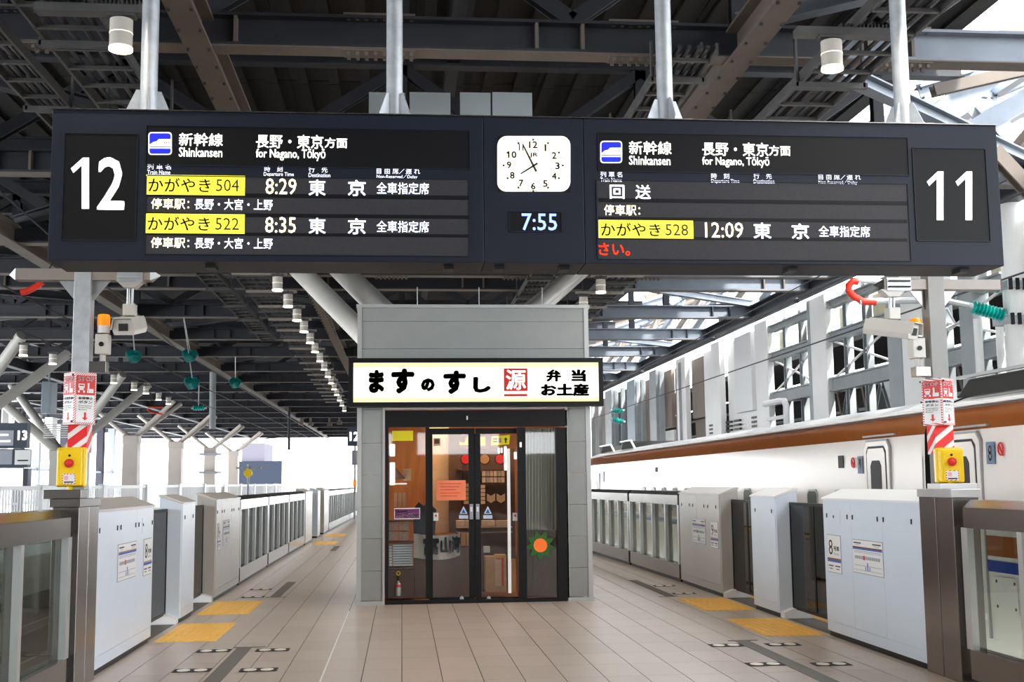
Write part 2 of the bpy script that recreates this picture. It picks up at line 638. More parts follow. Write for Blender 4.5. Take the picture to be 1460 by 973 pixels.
FP = [(-1.642, 10.9, 'left of the left queue line, farther one'), (-1.13, 10.87, 'right of the left queue line, farther one'),
      (-1.640, 9.79, 'left of the left queue line, nearer one'), (-1.12, 9.74, 'right of the left queue line, nearer one'),
      (-1.92, 15.97, 'beside the second left yellow patch'), (-1.95, 17.11, 'along the left glass fence'),
      (3.60, 16.45, 'beside the right glass fence, farther one'), (3.60, 15.29, 'beside the second right yellow patch'),
      (2.83, 10.48, 'left of the right queue line, farther one'), (3.33, 10.45, 'right of the right queue line, farther one'),
      (2.84, 9.38, 'left of the right queue line, nearer one'), (3.345, 9.3, 'right of the right queue line, nearer one')]
fp0 = None
for x, y, lb in FP:
    if fp0 is None:
        fp0 = thing('footprint_marker', '', 'floor marker', (0, 0, 0), 'footprint markers on the floor')
        MB().box(-0.145, 0.145, -0.085, 0.085, 0, 0.002).build('pad', 'black_rubber', fp0, local=True)
        for cx in (-0.055, 0.055):
            poly = [(cx * 1.2 + 0.052 * math.cos(a * math.pi / 6), 0.066 * math.sin(a * math.pi / 6)) for a in range(12)]
            MB().prism(poly, (0, 0, 0.002), (1, 0, 0), (0, 1, 0), (0, 0, 0.002)).build('footprint', 'foot_white', fp0, local=True)
        o = fp0
    else:
        o = dup(fp0)
    o.location = (x, y, 0.0025)
    o['label'] = 'pair of pale footprints on a dark pad ' + lb

# ------------------------------------------------------------ track beds and the far platform
tb = struct('track_bed', 'concrete track bed beside the platform')
MB().box(4.6, 30, -45, 140, -1.5, -1.2).build('bed_slab', 'ballast', tb)
MB().box(-9.2, -3.0, -45, 140, -1.5, -1.2).build('bed_slab', 'ballast', tb)
for x in (-6.8, -5.4, 6.3, 7.75):
    MB().ibeam((x, -45, -1.12), (x, 140, -1.12), 0.07, 0.15, 0.03).build('rail', 'rail', tb)
fp = struct('far_platform', 'concrete slab of the neighbouring platform across the tracks')
MB().box(-16.5, -9.2, -45, 125, -1.2, 0.0).build('far_slab', 'platform_concrete', fp)
MB().box(-9.3, -9.19, -45, 125, -0.25, 0.02).build('far_edge', 'column_grey', fp)

fence = thing('far_balustrade', 'white balustrade of upright bars along the platform across the tracks', 'balustrade', (-9.45, 40, 0))
mb = MB()
y = 14.0
while y < 120:
    mb.box(-9.48, -9.45, y, y + 0.05, 0.1, 1.38)
    y += 0.22 if y < 60 else 0.4
mb.build('bar', 'plain_white', fence, kind='stuff')
MB().box(-9.5, -9.42, 12, 120, 1.38, 1.48).build('top_rail', 'plain_white', fence)
MB().box(-9.5, -9.42, 12, 120, 0.0, 0.12).build('bottom_rail', 'plain_white', fence)
y = 13
while y < 120:
    MB().box(-9.56, -9.38, y, y + 0.5, 0, 1.52).build('post', 'plain_white', fence)
    y += 6.5

# ------------------------------------------------------------ roof
ceil = struct('ceiling', 'dark steel roof frame over the platforms')
ZB = 5.3
me = None
for i in range(10):
    for j in range(7):
        x0 = -10.5 + i * 1.78; y0 = 4 + j * 4.3
        if me is None:
            mb = MB().box(0, 1.77, 0, 4.28, 0, 0.05)
            for q in range(4):
                mb.box(0.1 + q * 0.45, 0.25 + q * 0.45, 0, 4.28, -0.05, 0)
            o = mb.build('deck_panel', 'deck', ceil, local=True)
            me = o.data
        else:
            o = bpy.data.objects.new('deck_panel', me)
            COL.objects.link(o)
            o.parent = ceil
        o.location = (x0, y0, 7.25)
MB().box(-10.6, 7.25, 3.9, 34.2, 7.32, 7.36).build('deck_sheet', 'deck_dark', ceil)
MB().box(-10.5, 7.0, 34.1, 104, 7.25, 7.3).build('deck_sheet', 'deck_dark', ceil)
MB().box(-10.5, 7.0, -45, 4, 7.25, 7.3).build('deck_sheet', 'deck_dark', ceil)
MB().box(-26, -10.5, -45, 104, 7.25, 7.3).build('deck_sheet', 'deck_dark', ceil)

YB = [-30, -20, -10, -4, 1.9, 6.1, 10.4, 14.9, 19.3, 22.1, 23.7, 27.8, 32.1, 36.4, 41.2, 45.6, 50.2, 55, 60, 65, 70, 76, 82, 88, 94, 100]
XL, XR = -22.0, 8.4
XV = [-21, -17.5, -14, -10.5, -7, -3.5, 0.0, 3.1, 6.3]
for k, Y in enumerate(YB):
    # bottom chord: dark over the platform, painted bluer where daylight strikes from the right
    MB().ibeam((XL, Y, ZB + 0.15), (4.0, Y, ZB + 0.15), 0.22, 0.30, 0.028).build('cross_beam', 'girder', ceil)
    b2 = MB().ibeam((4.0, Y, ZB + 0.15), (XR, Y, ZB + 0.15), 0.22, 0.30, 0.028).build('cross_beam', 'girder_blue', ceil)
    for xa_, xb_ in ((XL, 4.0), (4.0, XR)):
        MB().box(xa_, xb_, Y - 0.112, Y + 0.112, ZB - 0.012, ZB + 0.001).build('bounce_flange', 'girder_pale', ceil)  # pale underside: floor bounce light painted in, same steel as the web
    MB().ibeam((XL, Y, 6.9), (7.5, Y, 6.9), 0.2, 0.26, 0.03).build('upper_beam', 'girder', ceil)
    st = MB()
    x = -20.5
    while x < 8:
        for dx in (0, 0.42):
            st.box(x + dx, x + dx + 0.03, Y - 0.1, Y + 0.1, ZB + 0.02, ZB + 0.28)
        x += 3.1
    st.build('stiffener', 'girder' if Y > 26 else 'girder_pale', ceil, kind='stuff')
    if Y < 48:
        for i, x in enumerate(XV):
            MB().ibeam((x, Y, ZB + 0.3), (x, Y, 6.8), 0.14, 0.14, 0.02, up=(0, 1, 0)).build('hanger', 'girder', ceil)
            if i + 1 < len(XV):
                xm = (x + XV[i + 1]) / 2
                MB().ibeam((x, Y, 6.75), (xm, Y, ZB + 0.32), 0.14, 0.14, 0.02, up=(0, 1, 0)).build('diagonal', 'girder', ceil)
                MB().ibeam((xm, Y, ZB + 0.32), (XV[i + 1], Y, 6.75), 0.14, 0.14, 0.02, up=(0, 1, 0)).build('diagonal', 'girder', ceil)
    else:
        mb = MB()
        for i, x in enumerate(XV):
            mb.bar((x, Y, ZB + 0.3), (x, Y, 6.8), 0.12, 0.12, up=(0, 1, 0))
            if i + 1 < len(XV):
                xm = (x + XV[i + 1]) / 2
                mb.bar((x, Y, 6.75), (xm, Y, ZB + 0.32), 0.12, 0.12, up=(0, 1, 0))
                mb.bar((xm, Y, ZB + 0.32), (XV[i + 1], Y, 6.75), 0.12, 0.12, up=(0, 1, 0))
        mb.build('web_member', 'girder', ceil, kind='stuff')
# longitudinal beams and plan bracing
for x, m, w, z in ((-17, 'girder', 0.25, ZB), (-12.5, 'girder', 0.25, ZB), (-6.15, 'girder_pale', 0.24, ZB - 0.04), (-1.78, 'girder_pale', 0.23, ZB - 0.03),  # leftmost pale beam: sunlit underside put into its colour
                   (3.1, 'girder_pale', 0.23, ZB - 0.03), (8.4, 'girder', 0.3, ZB - 0.05)):
    MB().ibeam((x, -6, z + 0.15), (x, 102, z + 0.15), w, 0.32, 0.03).build('long_beam', m, ceil)
for x in (-14, -9.5, -4, 0.66, 5.5):
    MB().ibeam((x, -6, 6.95), (x, 102, 6.95), 0.16, 0.22, 0.03).build('purlin_beam', 'girder', ceil)
br = [(-6.15, -1.78), (-12.5, -6.15), (3.1, 8.4)]
for a, b in br:
    for k in range(len(YB) - 1):
        if YB[k + 1] - YB[k] < 2.5 or YB[k] < 0 or YB[k] > 50:
            continue
        ym = (YB[k] + YB[k + 1]) / 2
        xm = (a + b) / 2
        z = ZB + 0.35
        fl = k % 2 == 0
        p, q = ((a, YB[k], z), (b, YB[k + 1], z)) if fl else ((b, YB[k], z), (a, YB[k + 1], z))
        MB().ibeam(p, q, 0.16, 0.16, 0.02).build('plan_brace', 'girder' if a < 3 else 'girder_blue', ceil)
# splice plates with bolts where members meet above the board
mb = MB(); bo = MB()
for Y in (10.4, 14.9, 22.1):
    for x in (-3.4, -0.2, 4.6, 2.2):
        for z in (ZB - 0.012, ZB + 0.312):
            mb.box(x - 0.32, x + 0.32, Y - 0.1, Y + 0.1, z - 0.012, z + 0.012)
            for i in range(8):
                for dy in (-0.06, 0.06):
                    bo.box(x - 0.29 + i * 0.08, x - 0.26 + i * 0.08, Y + dy - 0.014, Y + dy + 0.014, z - 0.045, z + 0.02)
mb.build('splice_plate', 'girder_pale', ceil, kind='stuff')
bo.build('bolt', 'girder_pale', ceil, kind='stuff')
mb = MB()
for x in (-1.78, 3.1):
    for k in range(60):
        y = 4 + k * 0.45
        for dx in (-0.09, 0.09):
            mb.box(x + dx - 0.012, x + dx + 0.012, y, y + 0.025, ZB - 0.06, ZB - 0.02)
mb.build('bolt', 'girder', ceil, kind='stuff')
# lattice over the open strip beside the right-hand wall
for k in range(0, 15):
    y = 9 + k * 3.6
    mb = MB()
    mb.ibeam((7.5, y, 7.0), (12.5, y + 0.3, 8.6), 0.2, 0.2, 0.03)
    mb.bar((8.4, y, 5.6), (9.6, y + 1.8, 7.6), 0.12, 0.12)
    mb.bar((9.6, y + 1.8, 7.6), (8.4, y + 3.6, 5.6), 0.12, 0.12)
    mb.bar((7.5, y, 7.1), (9.6, y + 1.8, 7.6), 0.09, 0.09)
    mb.bar((11.5, y, 8.2), (9.6, y + 1.8, 7.6), 0.09, 0.09)
    mb.bar((7.5, y + 1.8, 7.1), (12.5, y + 1.8, 8.6), 0.12, 0.12)
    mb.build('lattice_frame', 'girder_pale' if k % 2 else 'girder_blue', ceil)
MB().bar((9.6, 4, 7.65), (9.6, 66, 7.65), 0.15, 0.15).build('lattice_chord', 'girder_blue', ceil)
MB().bar((11.5, 4, 8.2), (11.5, 66, 8.2), 0.15, 0.15).build('lattice_chord', 'girder_blue', ceil)

# big bright struts seen past the right end of the board
for (a, b, ya, yb, w, m) in (((1335, 168), (1470, 60), 15, 15, 0.32, 'girder_blue'), ((1380, 190), (1480, 130), 17, 17, 0.30, 'girder_blue'), ((1395, 150), (1480, 250), 17, 17, 0.28, 'column_grey'),
                          ((1415, 215), (1480, 285), 13, 13, 0.16, 'girder_pale'), ((1418, 250), (1480, 252), 15, 15, 0.17, 'girder_blue'),
                          ((1420, 295), (1480, 268), 16, 16, 0.14, 'girder'), ((1420, 345), (1480, 318), 17, 17, 0.12, 'column_white'),
                          ((1330, 130), (1480, 96), 14, 14, 0.14, 'girder_pale')):
    MB().ibeam(at(*a, ya), at(*b, yb), w, w, 0.03, up=(0, 1, 0)).build('eaves_strut', m, ceil)

# unseen wall added behind the viewer to cut sky light, with a strip of windows
wb = struct('added_back_wall', 'added dark wall behind the viewpoint, cutting sky reflections')
for x0, x1, z0, z1 in ((-22, 13, -1.2, 2.9), (-22, 13, 4.0, 7.25), (-22, -9, 2.9, 4.0), (-5.5, -4.5, 2.9, 4.0), (-0.5, 0.8, 2.9, 4.0), (5.0, 6.0, 2.9, 4.0), (10, 13, 2.9, 4.0)):
    MB().box(x0, x1, -32.3, -32, z0, z1).build('wall_block', 'shade_backdrop', wb)

# ------------------------------------------------------------ right wall
wr = struct('wall_right', 'white columned side wall beyond the train')
WX = 8.75
for k, (y0, y1, m) in enumerate(((12.4, 13.0, 'column_white'), (17.3, 17.75, 'column_grey'), (19.1, 19.93, 'column_white'), (19.95, 20.55, 'column_grey'), (23.65, 24.55, 'column_white'), (24.55, 24.75, 'column_grey'),
                                 (27.6, 28.6, 'column_white'), (31.9, 32.8, 'column_white'), (35.9, 37.1, 'column_white'), (40.2, 41.3, 'column_grey'), (44, 45.5, 'panel_blue'), (49, 50.5, 'column_grey'))):
    MB().box(WX - 0.08, WX + (0.08 if m == 'column_white' else 0.2), y0, y1, -1.2, 5.25).build('column', m, wr, bevel=0.02)
for y in (14.4, 18.6, 21.9, 22.9, 25.6, 26.7):
    mb = MB().ibeam((WX + 0.12, y, -1.2), (WX + 0.12, y, 5.2), 0.13, 0.2, 0.03, up=(0, 1, 0))
    mb.build('mullion_post', 'column_grey', wr)
for z, h in ((3.35, 0.28), (4.33, 0.2), (5.0, 0.16)):
    for y0, y1 in ((9, 15.75), (16.5, 19.95), (20.55, 23.65), (24.75, 27.6)):
        MB().ibeam((WX + 0.05, y0, z), (WX + 0.05, y1, z), 0.18, h, 0.03).build('girt', 'column_grey', wr)
for y0, y1 in ((14.4, 15.75), (13.0, 14.4), (16.5, 17.3), (18.6, 19.95), (20.55, 21.9), (22.9, 23.65), (24.75, 25.6), (26.7, 27.6)):
    MB().box(WX + 0.2, WX + 0.26, y0 + 0.1, y1 - 0.1, 4.45, 4.92).build('cream_panel', 'panel_cream', wr)
for y0, y1 in ((12.9, 15.75), (16.5, 19.95), (20.55, 23.65), (24.75, 27.6)):
    for p, q in (((y0, 3.5), (y1, 4.25)), ((y1, 3.5), (y0, 4.25))):
        MB().bar((WX + 0.1, p[0], p[1]), (WX + 0.1, q[0], q[1]), 0.035, 0.035).build('tie_rod', 'column_white', wr)
    ym = (y0 + y1) / 2
    for yy in (y0, y1):
        MB().ibeam((WX + 0.5, ym, 3.3), (WX + 0.5, yy, 0.8), 0.16, 0.16, 0.02).build('wall_brace', 'column_grey', wr)
        MB().ibeam((WX + 1.6, ym + 0.6, 3.4), (WX + 1.6, yy + 0.6, 0.6), 0.16, 0.16, 0.02).build('wall_brace', 'girder_blue', wr)
# deck building behind the braces, its shade painted in as near-black
MB().box(12.2, 12.5, 8, 70, -1.2, 4.3).build('shaded_wall', 'shade_backdrop', wr)
MB().box(9.6, 12.2, 8, 60, 4.35, 4.5).build('shaded_soffit', 'shade_backdrop', wr)
for z in (2.0, 2.6, 3.2, 3.8):
    MB().box(12.0, 12.1, 8, 70, z, z + 0.08).build('shaded_rail', 'girder_blue', wr)
for k in range(14):
    y = 9 + k * 1.8
    MB().bar((12.0, y, 0.5), (12.0, y + 1.4, 4.2), 0.12, 0.12).build('shaded_brace', 'girder_pale', wr)
# white sheet panels with louvres further on
for (y0, y1, z0, z1, m, dx) in ((28.6, 29.9, 0, 5.15, 'column_white', 0.1), (29.95, 31.9, 0, 5.15, 'column_white', 0.14), (28.65, 30.2, 3.15, 5.1, 'plain_white', -0.15), (32.8, 34.3, 0, 5.15, 'column_white', 0.1), (34.3, 35.9, 3.3, 5.1, 'panel_brown', 0.12), (34.3, 35.9, 0, 3.25, 'panel_brown', 0.2),
                            (37.1, 38.5, 0, 5.1, 'panel_brown', 0.2), (38.55, 40.2, 0.2, 3.1, 'column_white', 0.15), (38.55, 40.2, 3.2, 5.1, 'panel_brown', 0.1), (41.3, 44, 0, 5.1, 'panel_brown', 0.2), (45.5, 49, 0, 5.1, 'girder', 0.2), (50.5, 56, 0, 5.1, 'panel_brown', 0.2), (57, 62, 0, 5.0, 'girder', 0.2), (62, 80, 0, 5.0, 'column_grey', 0.2)):
    MB().box(WX + dx, WX + dx + 0.12, y0 + 0.03, y1 - 0.03, z0, z1).build('wall_panel', m, wr)
for y in (29.0, 30.6, 31.4, 33.2):
    mb = MB()
    for q in range(3):
        mb.box(WX + 0.05, WX + 0.11, y, y + 0.5, 2.75 + q * 0.11, 2.80 + q * 0.11)
    mb.build('louvre', 'train_dark', wr)
for y in (36.5, 39.4, 42.5, 43.4, 46.5, 48, 52, 54):
    MB().ibeam((WX - 0.05, y, -1), (WX - 0.05, y, 5.1), 0.16, 0.16, 0.03, up=(0, 1, 0)).build('mullion_post', 'column_grey', wr)
# looped white service pipe
o = MB().tube([(8.2, 24.9, 2.2), (8.2, 24.9, 3.0), (8.2, 25.0, 3.12), (8.2, 25.3, 3.14), (8.2, 26.4, 3.14)], 0.07).build('service_pipe', 'plain_white', wr, smooth=True)
mb = MB()
for z in (2.3, 2.78):
    mb.bar((8.2, 24.9, z), (8.2, 26.2, z), 0.08, 0.08)
mb.build('pipe_rung', 'plain_white', wr)

# ------------------------------------------------------------ left side beyond the neighbouring platform
wl = struct('wall_left', 'glazed side wall beyond the neighbouring platform')
for k in range(22):
    y = 26 + k * 2.7 + (k % 3) * 0.25
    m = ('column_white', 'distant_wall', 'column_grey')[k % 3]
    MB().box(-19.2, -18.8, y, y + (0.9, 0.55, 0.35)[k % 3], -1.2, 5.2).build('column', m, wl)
    if k < 12:
        MB().ibeam((-18.7, y + 1.4, -1), (-18.7, y + 1.4, 5.2), 0.12, 0.12, 0.02, up=(0, 1, 0)).build('mullion_post', 'girder', wl)
for k in range(6):
    MB().box(-19.3, -19.2, 27 + k * 5.5, 30.4 + k * 5.5, 2.9, 5.2).build('upper_panel', 'distant_wall', wl)
for z in (2.3, 0.6):
    MB().box(-19.0, -18.85, 26, 84, z, z + 0.1).build('wall_rail', 'panel_blue', wl)

# branching columns of the neighbouring platform
def tree_column(X, Y, zt, za, w, label, arms, mt='column_cream'):
    t = thing('branching_column', label, 'column', (X, Y, 0), 'branching columns of the neighbouring platform')
    MB().prism([(-w / 2, 0), (w / 2, 0), (w / 2 * 0.92, zt), (-w / 2 * 0.92, zt)], (X, Y - w / 2, 0), (1, 0, 0), (0, 0, 1), (0, w, 0)).build('trunk', mt, t)
    MB().box(X - w * 0.52, X + w * 0.52, Y - w * 0.52, Y + w * 0.52, zt - 0.1, zt + 0.3).build('node_block', mt, t, bevel=0.05)
    for dx, dy in arms:
        r_ = 0.17 if len(arms) == 4 else 0.11
        MB().cyl((X, Y, zt + 0.1), (X + dx, Y + dy, za), r_, r_ * 0.9).build('arm', mt, t, smooth=True)

A4 = ((-2.6, -2.2), (2.6, -2.2), (2.6, 2.2), (-2.6, 2.2))
tree_column(-12.5, 34.2, 2.6, 5.4, 0.75, 'white branching column behind the 13 board, partly cut by the left edge', A4, 'strut_white')
tree_column(-12.5, 45.6, 2.5, 5.4, 0.75, 'white branching column with thick pipe arms behind the left stop sign', A4, 'strut_white')
A2 = ((-2.0, -0.6), (2.0, -0.6), (1.9, 1.6))
tree_column(-12.5, 57, 3.5, 5.35, 0.7, 'first slim cream column right of the left stop sign', A2)
tree_column(-12.5, 68, 3.6, 5.35, 0.75, 'second slim cream branching column, left of the banded one', A2)
tree_column(-12.5, 80, 3.6, 5.35, 0.75, 'third slim cream branching column, with the bracket band', A2)
tree_column(-12.5, 91, 3.7, 5.35, 0.75, 'last slim cream branching column, beside the grey building', A2)
o = MB()
for z in (2.2, 3.4):
    o.box(-13.1, -11.9, 79.2, 80.8, z, z + 0.15)
tag(o.build('column_band', 'far_wall'), 'grey bracket band round the third cream column', 'bracket')

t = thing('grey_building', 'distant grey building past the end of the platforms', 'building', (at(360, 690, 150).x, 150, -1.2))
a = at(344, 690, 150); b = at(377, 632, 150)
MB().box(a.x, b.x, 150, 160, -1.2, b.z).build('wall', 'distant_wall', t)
MB().box(a.x - 0.3, b.x + 2.2, 149.6, 149.9, -1.2, at(360, 658, 150).z).build('shaded_base', 'far_shade', t)  # dark slab: shade painted in at the building's foot

# 13 information board across the tracks
t = thing('information_board', 'dark platform 13 sign board across the left tracks', 'sign', (-10.7, 33, 0))
def board(x0, y0, x1, y1, Y, m, nm, d=0.12):
    mb = MB(); prect(mb, x0, y0, x1, y1, Y, d)
    return mb.build(nm, m, t)
board(-30, 604, 44, 640, 33, 'far_sign', 'upper_board', 0.3)
board(-30, 641, 45, 668, 33, 'far_sign', 'lower_board', 0.3)
board(37, 668, 45, 700, 33, 'far_sign', 'board_leg', 0.3)
board(-30, 668, 36, 700, 33.2, 'lit_warm', 'lit_case', 0.2)
ptxt('13', 25, 614, 39, 628, 32.69, 'lit_white', t, 0.03)
board(-30, 614, 20, 636, 32.7, 'sign_grey', 'info_panel', 0.02)
board(-30, 619, 12, 622, 32.67, 'lit_white', 'text_line', 0.01)
board(-30, 628, 15, 631, 32.67, 'lit_white', 'text_line', 0.01)
board(21, 642, 44, 663, 32.7, 'plain_white', 'pictogram', 0.02)
board(25, 656, 40, 658, 32.67, 'ink', 'pictogram_bar', 0.01)
board(-30, 642, 18, 663, 32.7, 'sign_grey', 'pictogram', 0.02)
o = MB()
for q in range(7):
    a = at(47, 603 + q * 3.2, 35); b = at(92, 603 + q * 3.2, 33.5)
    o.bar((a.x, 36, a.z), (b.x, 36, a.z), 0.04, 0.035)
tag(o.build('louvred_duct', 'plain_white'), 'white ribbed louvre box beside the 13 board', 'louvre')
o = MB(); a = at(62, 590, 36.4); b = at(77, 545, 36.4)
o.box(a.x, b.x, 36.1, 36.8, a.z, b.z).box(a.x + 0.1, a.x + 0.16, 36.37, 36.43, b.z, 5.27)
tag(o.build('equipment_cabinet', 'panel_blue', bevel=0.03), 'pale blue equipment box hanging behind the left stop post', 'equipment box')

# far overhead gantry and hangers at the roof end
t = thing('drop_pole', 'dark pole hanging in the white opening at the end of the left tracks', 'pole', (at(412, 580, 60).x, 60, 3))
MB().cyl((at(412, 600, 60).x, 60, 5.28), at(412, 642, 60), 0.07).build('shaft', 'girder', t)
MB().bar(at(375, 626, 60), at(425, 622, 60), 0.05, 0.05).build('bracket_arm', 'girder_pale', t)
for k, (px, h) in enumerate(((429, 601), (443, 602), (470, 602), (484, 600))):
    h += 3
    o = MB().cyl((at(px, h, 70).x, 70, 5.28), at(px, h, 70), 0.07)
    o.box(at(px, h, 70).x - 0.15, at(px, h, 70).x + 0.15, 69.9, 70.1, at(px, h, 70).z - 0.1, at(px, h, 70).z + 0.1)
    tag(o.build('wire_dropper', 'girder_pale'), 'short dropper hanging at the roof end, %s from the left' % ('first', 'second', 'third', 'fourth')[k], 'dropper', 'droppers at the roof end')
o = MB().cyl((at(303, 560, 41.2).x, 41.2, 5.28), at(303, 612, 41.2), 0.11, n=14)
tag(o.build('hanging_mast', 'column_grey', smooth=True), 'grey round mast hanging down from the roof over the left tracks', 'mast')
t = thing('signal_marker', 'yellow disc marker on a thin post past the left fences', 'signal', (at(354, 690, 69).x, 69, 0))
p = at(354, 675, 69)
MB().cyl((p.x, 69, 0), (p.x, 69, p.z + 0.5), 0.06).build('post', 'column_grey', t)
MB().cyl((p.x, 68.8, p.z), (p.x, 68.9, p.z), 0.24).build('disc', 'yellow_box', t)
MB().box(p.x - 0.7, p.x + 0.7, 69, 69.1, p.z + 0.25, p.z + 0.35).build('crossbar', 'column_grey', t)
t = thing('line_post', 'white striped post with a small box behind the end of the left fence', 'post', (at(506, 740, 50).x, 50, 0))
p = at(506, 660, 50)
MB().cyl((p.x, 50, 0), (p.x, 50, p.z + 1.2), 0.045).build('shaft', 'plain_white', t)
MB().box(p.x - 0.12, p.x + 0.12, 49.9, 50.1, p.z - 0.1, p.z + 0.5).build('box', 'far_wall', t)
MB().cyl((p.x, 50, p.z - 1.0), (p.x, 50, p.z - 0.7), 0.07).build('band', 'orange_lens', t)


def ppoly(pts, Y, d, m, name, parent):
    P = [at(x, y, Y) for x, y in pts]
    return MB().prism([(p.x, p.z) for p in P], (0, Y, 0), (1, 0, 0), (0, 0, 1), (0, -d, 0)).build(name, m, parent)


def rrect(x0, y0, x1, y1, r, n=4):
    out = []
    for cx, cy, a in ((x1 - r, y0 + r, -90), (x1 - r, y1 - r, 0), (x0 + r, y1 - r, 90), (x0 + r, y0 + r, 180)):
        for i in range(n + 1):
            t = math.radians(a + 90 * i / n)
            out.append((cx + r * math.cos(t), cy + r * math.sin(t)))
    return out


# ------------------------------------------------------------ departure board
SY = 7.2
a = at(66.5, 370.5, SY); b = at(1421.5, 178.5, SY)
SX0, SX1, SZ0, SZ1 = a.x, b.x, a.z, b.z
sg = thing('departure_board', 'long dark navy departure board with platform numbers 12 and 11 hanging across the platform', 'sign', ((SX0 + SX1) / 2, SY + 0.2, SZ0))
xa = at(690, 260, SY).x; xb = at(833, 260, SY).x
for x0, x1 in ((SX0, xa), (xa, xb), (xb, SX1)):
    MB().box(x0 + 0.0015, x1 - 0.0015, SY + 0.012, SY + 0.42, SZ0, SZ1).build('casing', 'sign_body', sg, bevel=0.004)


def srect(x0, y0, x1, y1, m, nm, d=0.003, Y=None, parent=None):
    mb = MB()
    prect(mb, x0, y0, x1, y1, (SY + 0.012) if Y is None else Y, d)
    return mb.build(nm, m, parent or sg)


def spanel(x0, y0, x1, y1, m, nm):
    p = srect(x0, y0, x1, y1, m, nm, 0.002)
    A = at(x0, y1, SY + 0.01); B = at(x1, y0, SY + 0.01)
    mb = MB()
    for q in ((A.x - 0.006, A.x, A.z, B.z), (B.x, B.x + 0.006, A.z, B.z), (A.x, B.x, A.z - 0.006, A.z), (A.x, B.x, B.z, B.z + 0.006)):
        mb.box(q[0], q[1], SY + 0.004, SY + 0.012, q[2], q[3])
    mb.build('bezel', 'sign_body', p)
    return p


n12 = spanel(88, 192, 196, 342, 'sign_recess', 'number_panel')
n11 = spanel(1308, 213, 1404, 343, 'sign_recess', 'number_panel')
h1 = spanel(208, 187, 669, 235, 'sign_recess', 'header_panel')
h2 = spanel(854, 197, 1293, 244, 'sign_recess', 'header_panel')
led1 = spanel(207, 257, 668, 362, 'led_panel', 'display_panel')
led2 = spanel(853, 263, 1293, 369, 'led_panel', 'display_panel')
clk = srect(710, 195, 812, 274, 'sign_recess', 'clock_back', 0.001)
tp = spanel(727, 303, 800, 330, 'sign_recess', 'time_panel')
for y in (280, 308, 335):
    srect(207, y - 0.5, 668, y + 0.5, 'sign_recess', 'display_seam', 0.003, parent=led1)
for y in (288, 314, 341):
    srect(853, y - 0.5, 1293, y + 0.5, 'sign_recess', 'display_seam', 0.003, parent=led2)
TYS = SY + 0.0085


def S(s, x0, y0, x1, y1, m, par, bold=0.0, nm='lettering', Y=TYS):
    return ptxt(s, x0, y0, x1, y1, Y, m, par, bold, nm)


def one(x0, y0, x1, y1, par):
    w = x1 - x0; h = y1 - y0
    s_ = 0.40 * w
    ppoly([(x1 - s_, y1), (x1, y1), (x1, y0), (x1 - s_ * 0.85, y0), (x0, y0 + h * 0.21), (x0 + w * 0.14, y0 + h * 0.30), (x1 - s_, y0 + h * 0.15)], SY + 0.0085, 0.001, 'lit_white', 'numeral', par)


one(101, 225, 127, 298, n12)
S('2', 138, 224.5, 179, 299, 'lit_white', n12, 0.012)
one(1321.5, 244.5, 1345, 314, n11)
one(1362.5, 244.5, 1386, 314, n11)
S('新幹線', 255, 190.5, 318, 208, 'lit_white', h1, 0.006)
S('Shinkansen', 255, 211, 317, 223.5, 'lit_white', h1, 0.006)
S('長野・東京', 365, 193, 461, 211, 'lit_white', h1, 0.006)
S('方面', 463, 197, 495, 211, 'lit_white', h1, 0.010)
S('for Nagano, Tōkyō', 365, 213, 464, 228.5, 'lit_white', h1, 0.006)
S('列 車 名', 210, 234.5, 244, 241.5, 'lit_pale', sg, 0.004)
S('Train Name', 210, 243, 243, 248.5, 'lit_pale', sg, 0.004)
S('時　刻', 377, 237, 403, 245, 'lit_pale', sg, 0.004)
S('Departure Time', 376, 246, 419, 252.5, 'lit_pale', sg, 0.004)
S('行　先', 440, 238, 467, 246, 'lit_pale', sg, 0.004)
S('Destination', 440, 247.2, 471, 252.8, 'lit_pale', sg, 0.004)
S('自 由 席／遅 れ', 537, 240, 599, 248, 'lit_pale', sg, 0.004)
S('Non-Reserved／Delay', 537, 249, 595, 255.5, 'lit_pale', sg, 0.004)
S('新幹線', 897, 202, 957, 220, 'lit_white', h2, 0.006)
S('Shinkansen', 897, 223, 955.5, 235, 'lit_white', h2, 0.006)
S('長野・東京', 1001.5, 204, 1095, 222, 'lit_white', h2, 0.006)
S('方面', 1096.5, 208, 1126.5, 222, 'lit_white', h2, 0.010)
S('for Nagano, Tōkyō', 1001.5, 224.5, 1096.5, 238.5, 'lit_white', h2, 0.006)
S('列 車 名', 856, 245, 887, 252.6, 'lit_pale', sg, 0.004)
S('Train Name', 856, 254, 886.5, 259.3, 'lit_pale', sg, 0.004)
S('時　刻', 1014, 247.5, 1039.5, 255, 'lit_pale', sg, 0.004)
S('Departure Time', 1014, 256, 1054, 262, 'lit_pale', sg, 0.004)
S('行　先', 1074.5, 247.5, 1100, 255, 'lit_pale', sg, 0.004)
S('Destination', 1074.5, 256, 1104, 261.6, 'lit_pale', sg, 0.004)
S('自 由 席／遅 れ', 1167, 248.5, 1227, 256.3, 'lit_pale', sg, 0.004)
S('Non-Reserved／Delay', 1167, 257.3, 1222, 263.3, 'lit_pale', sg, 0.004)
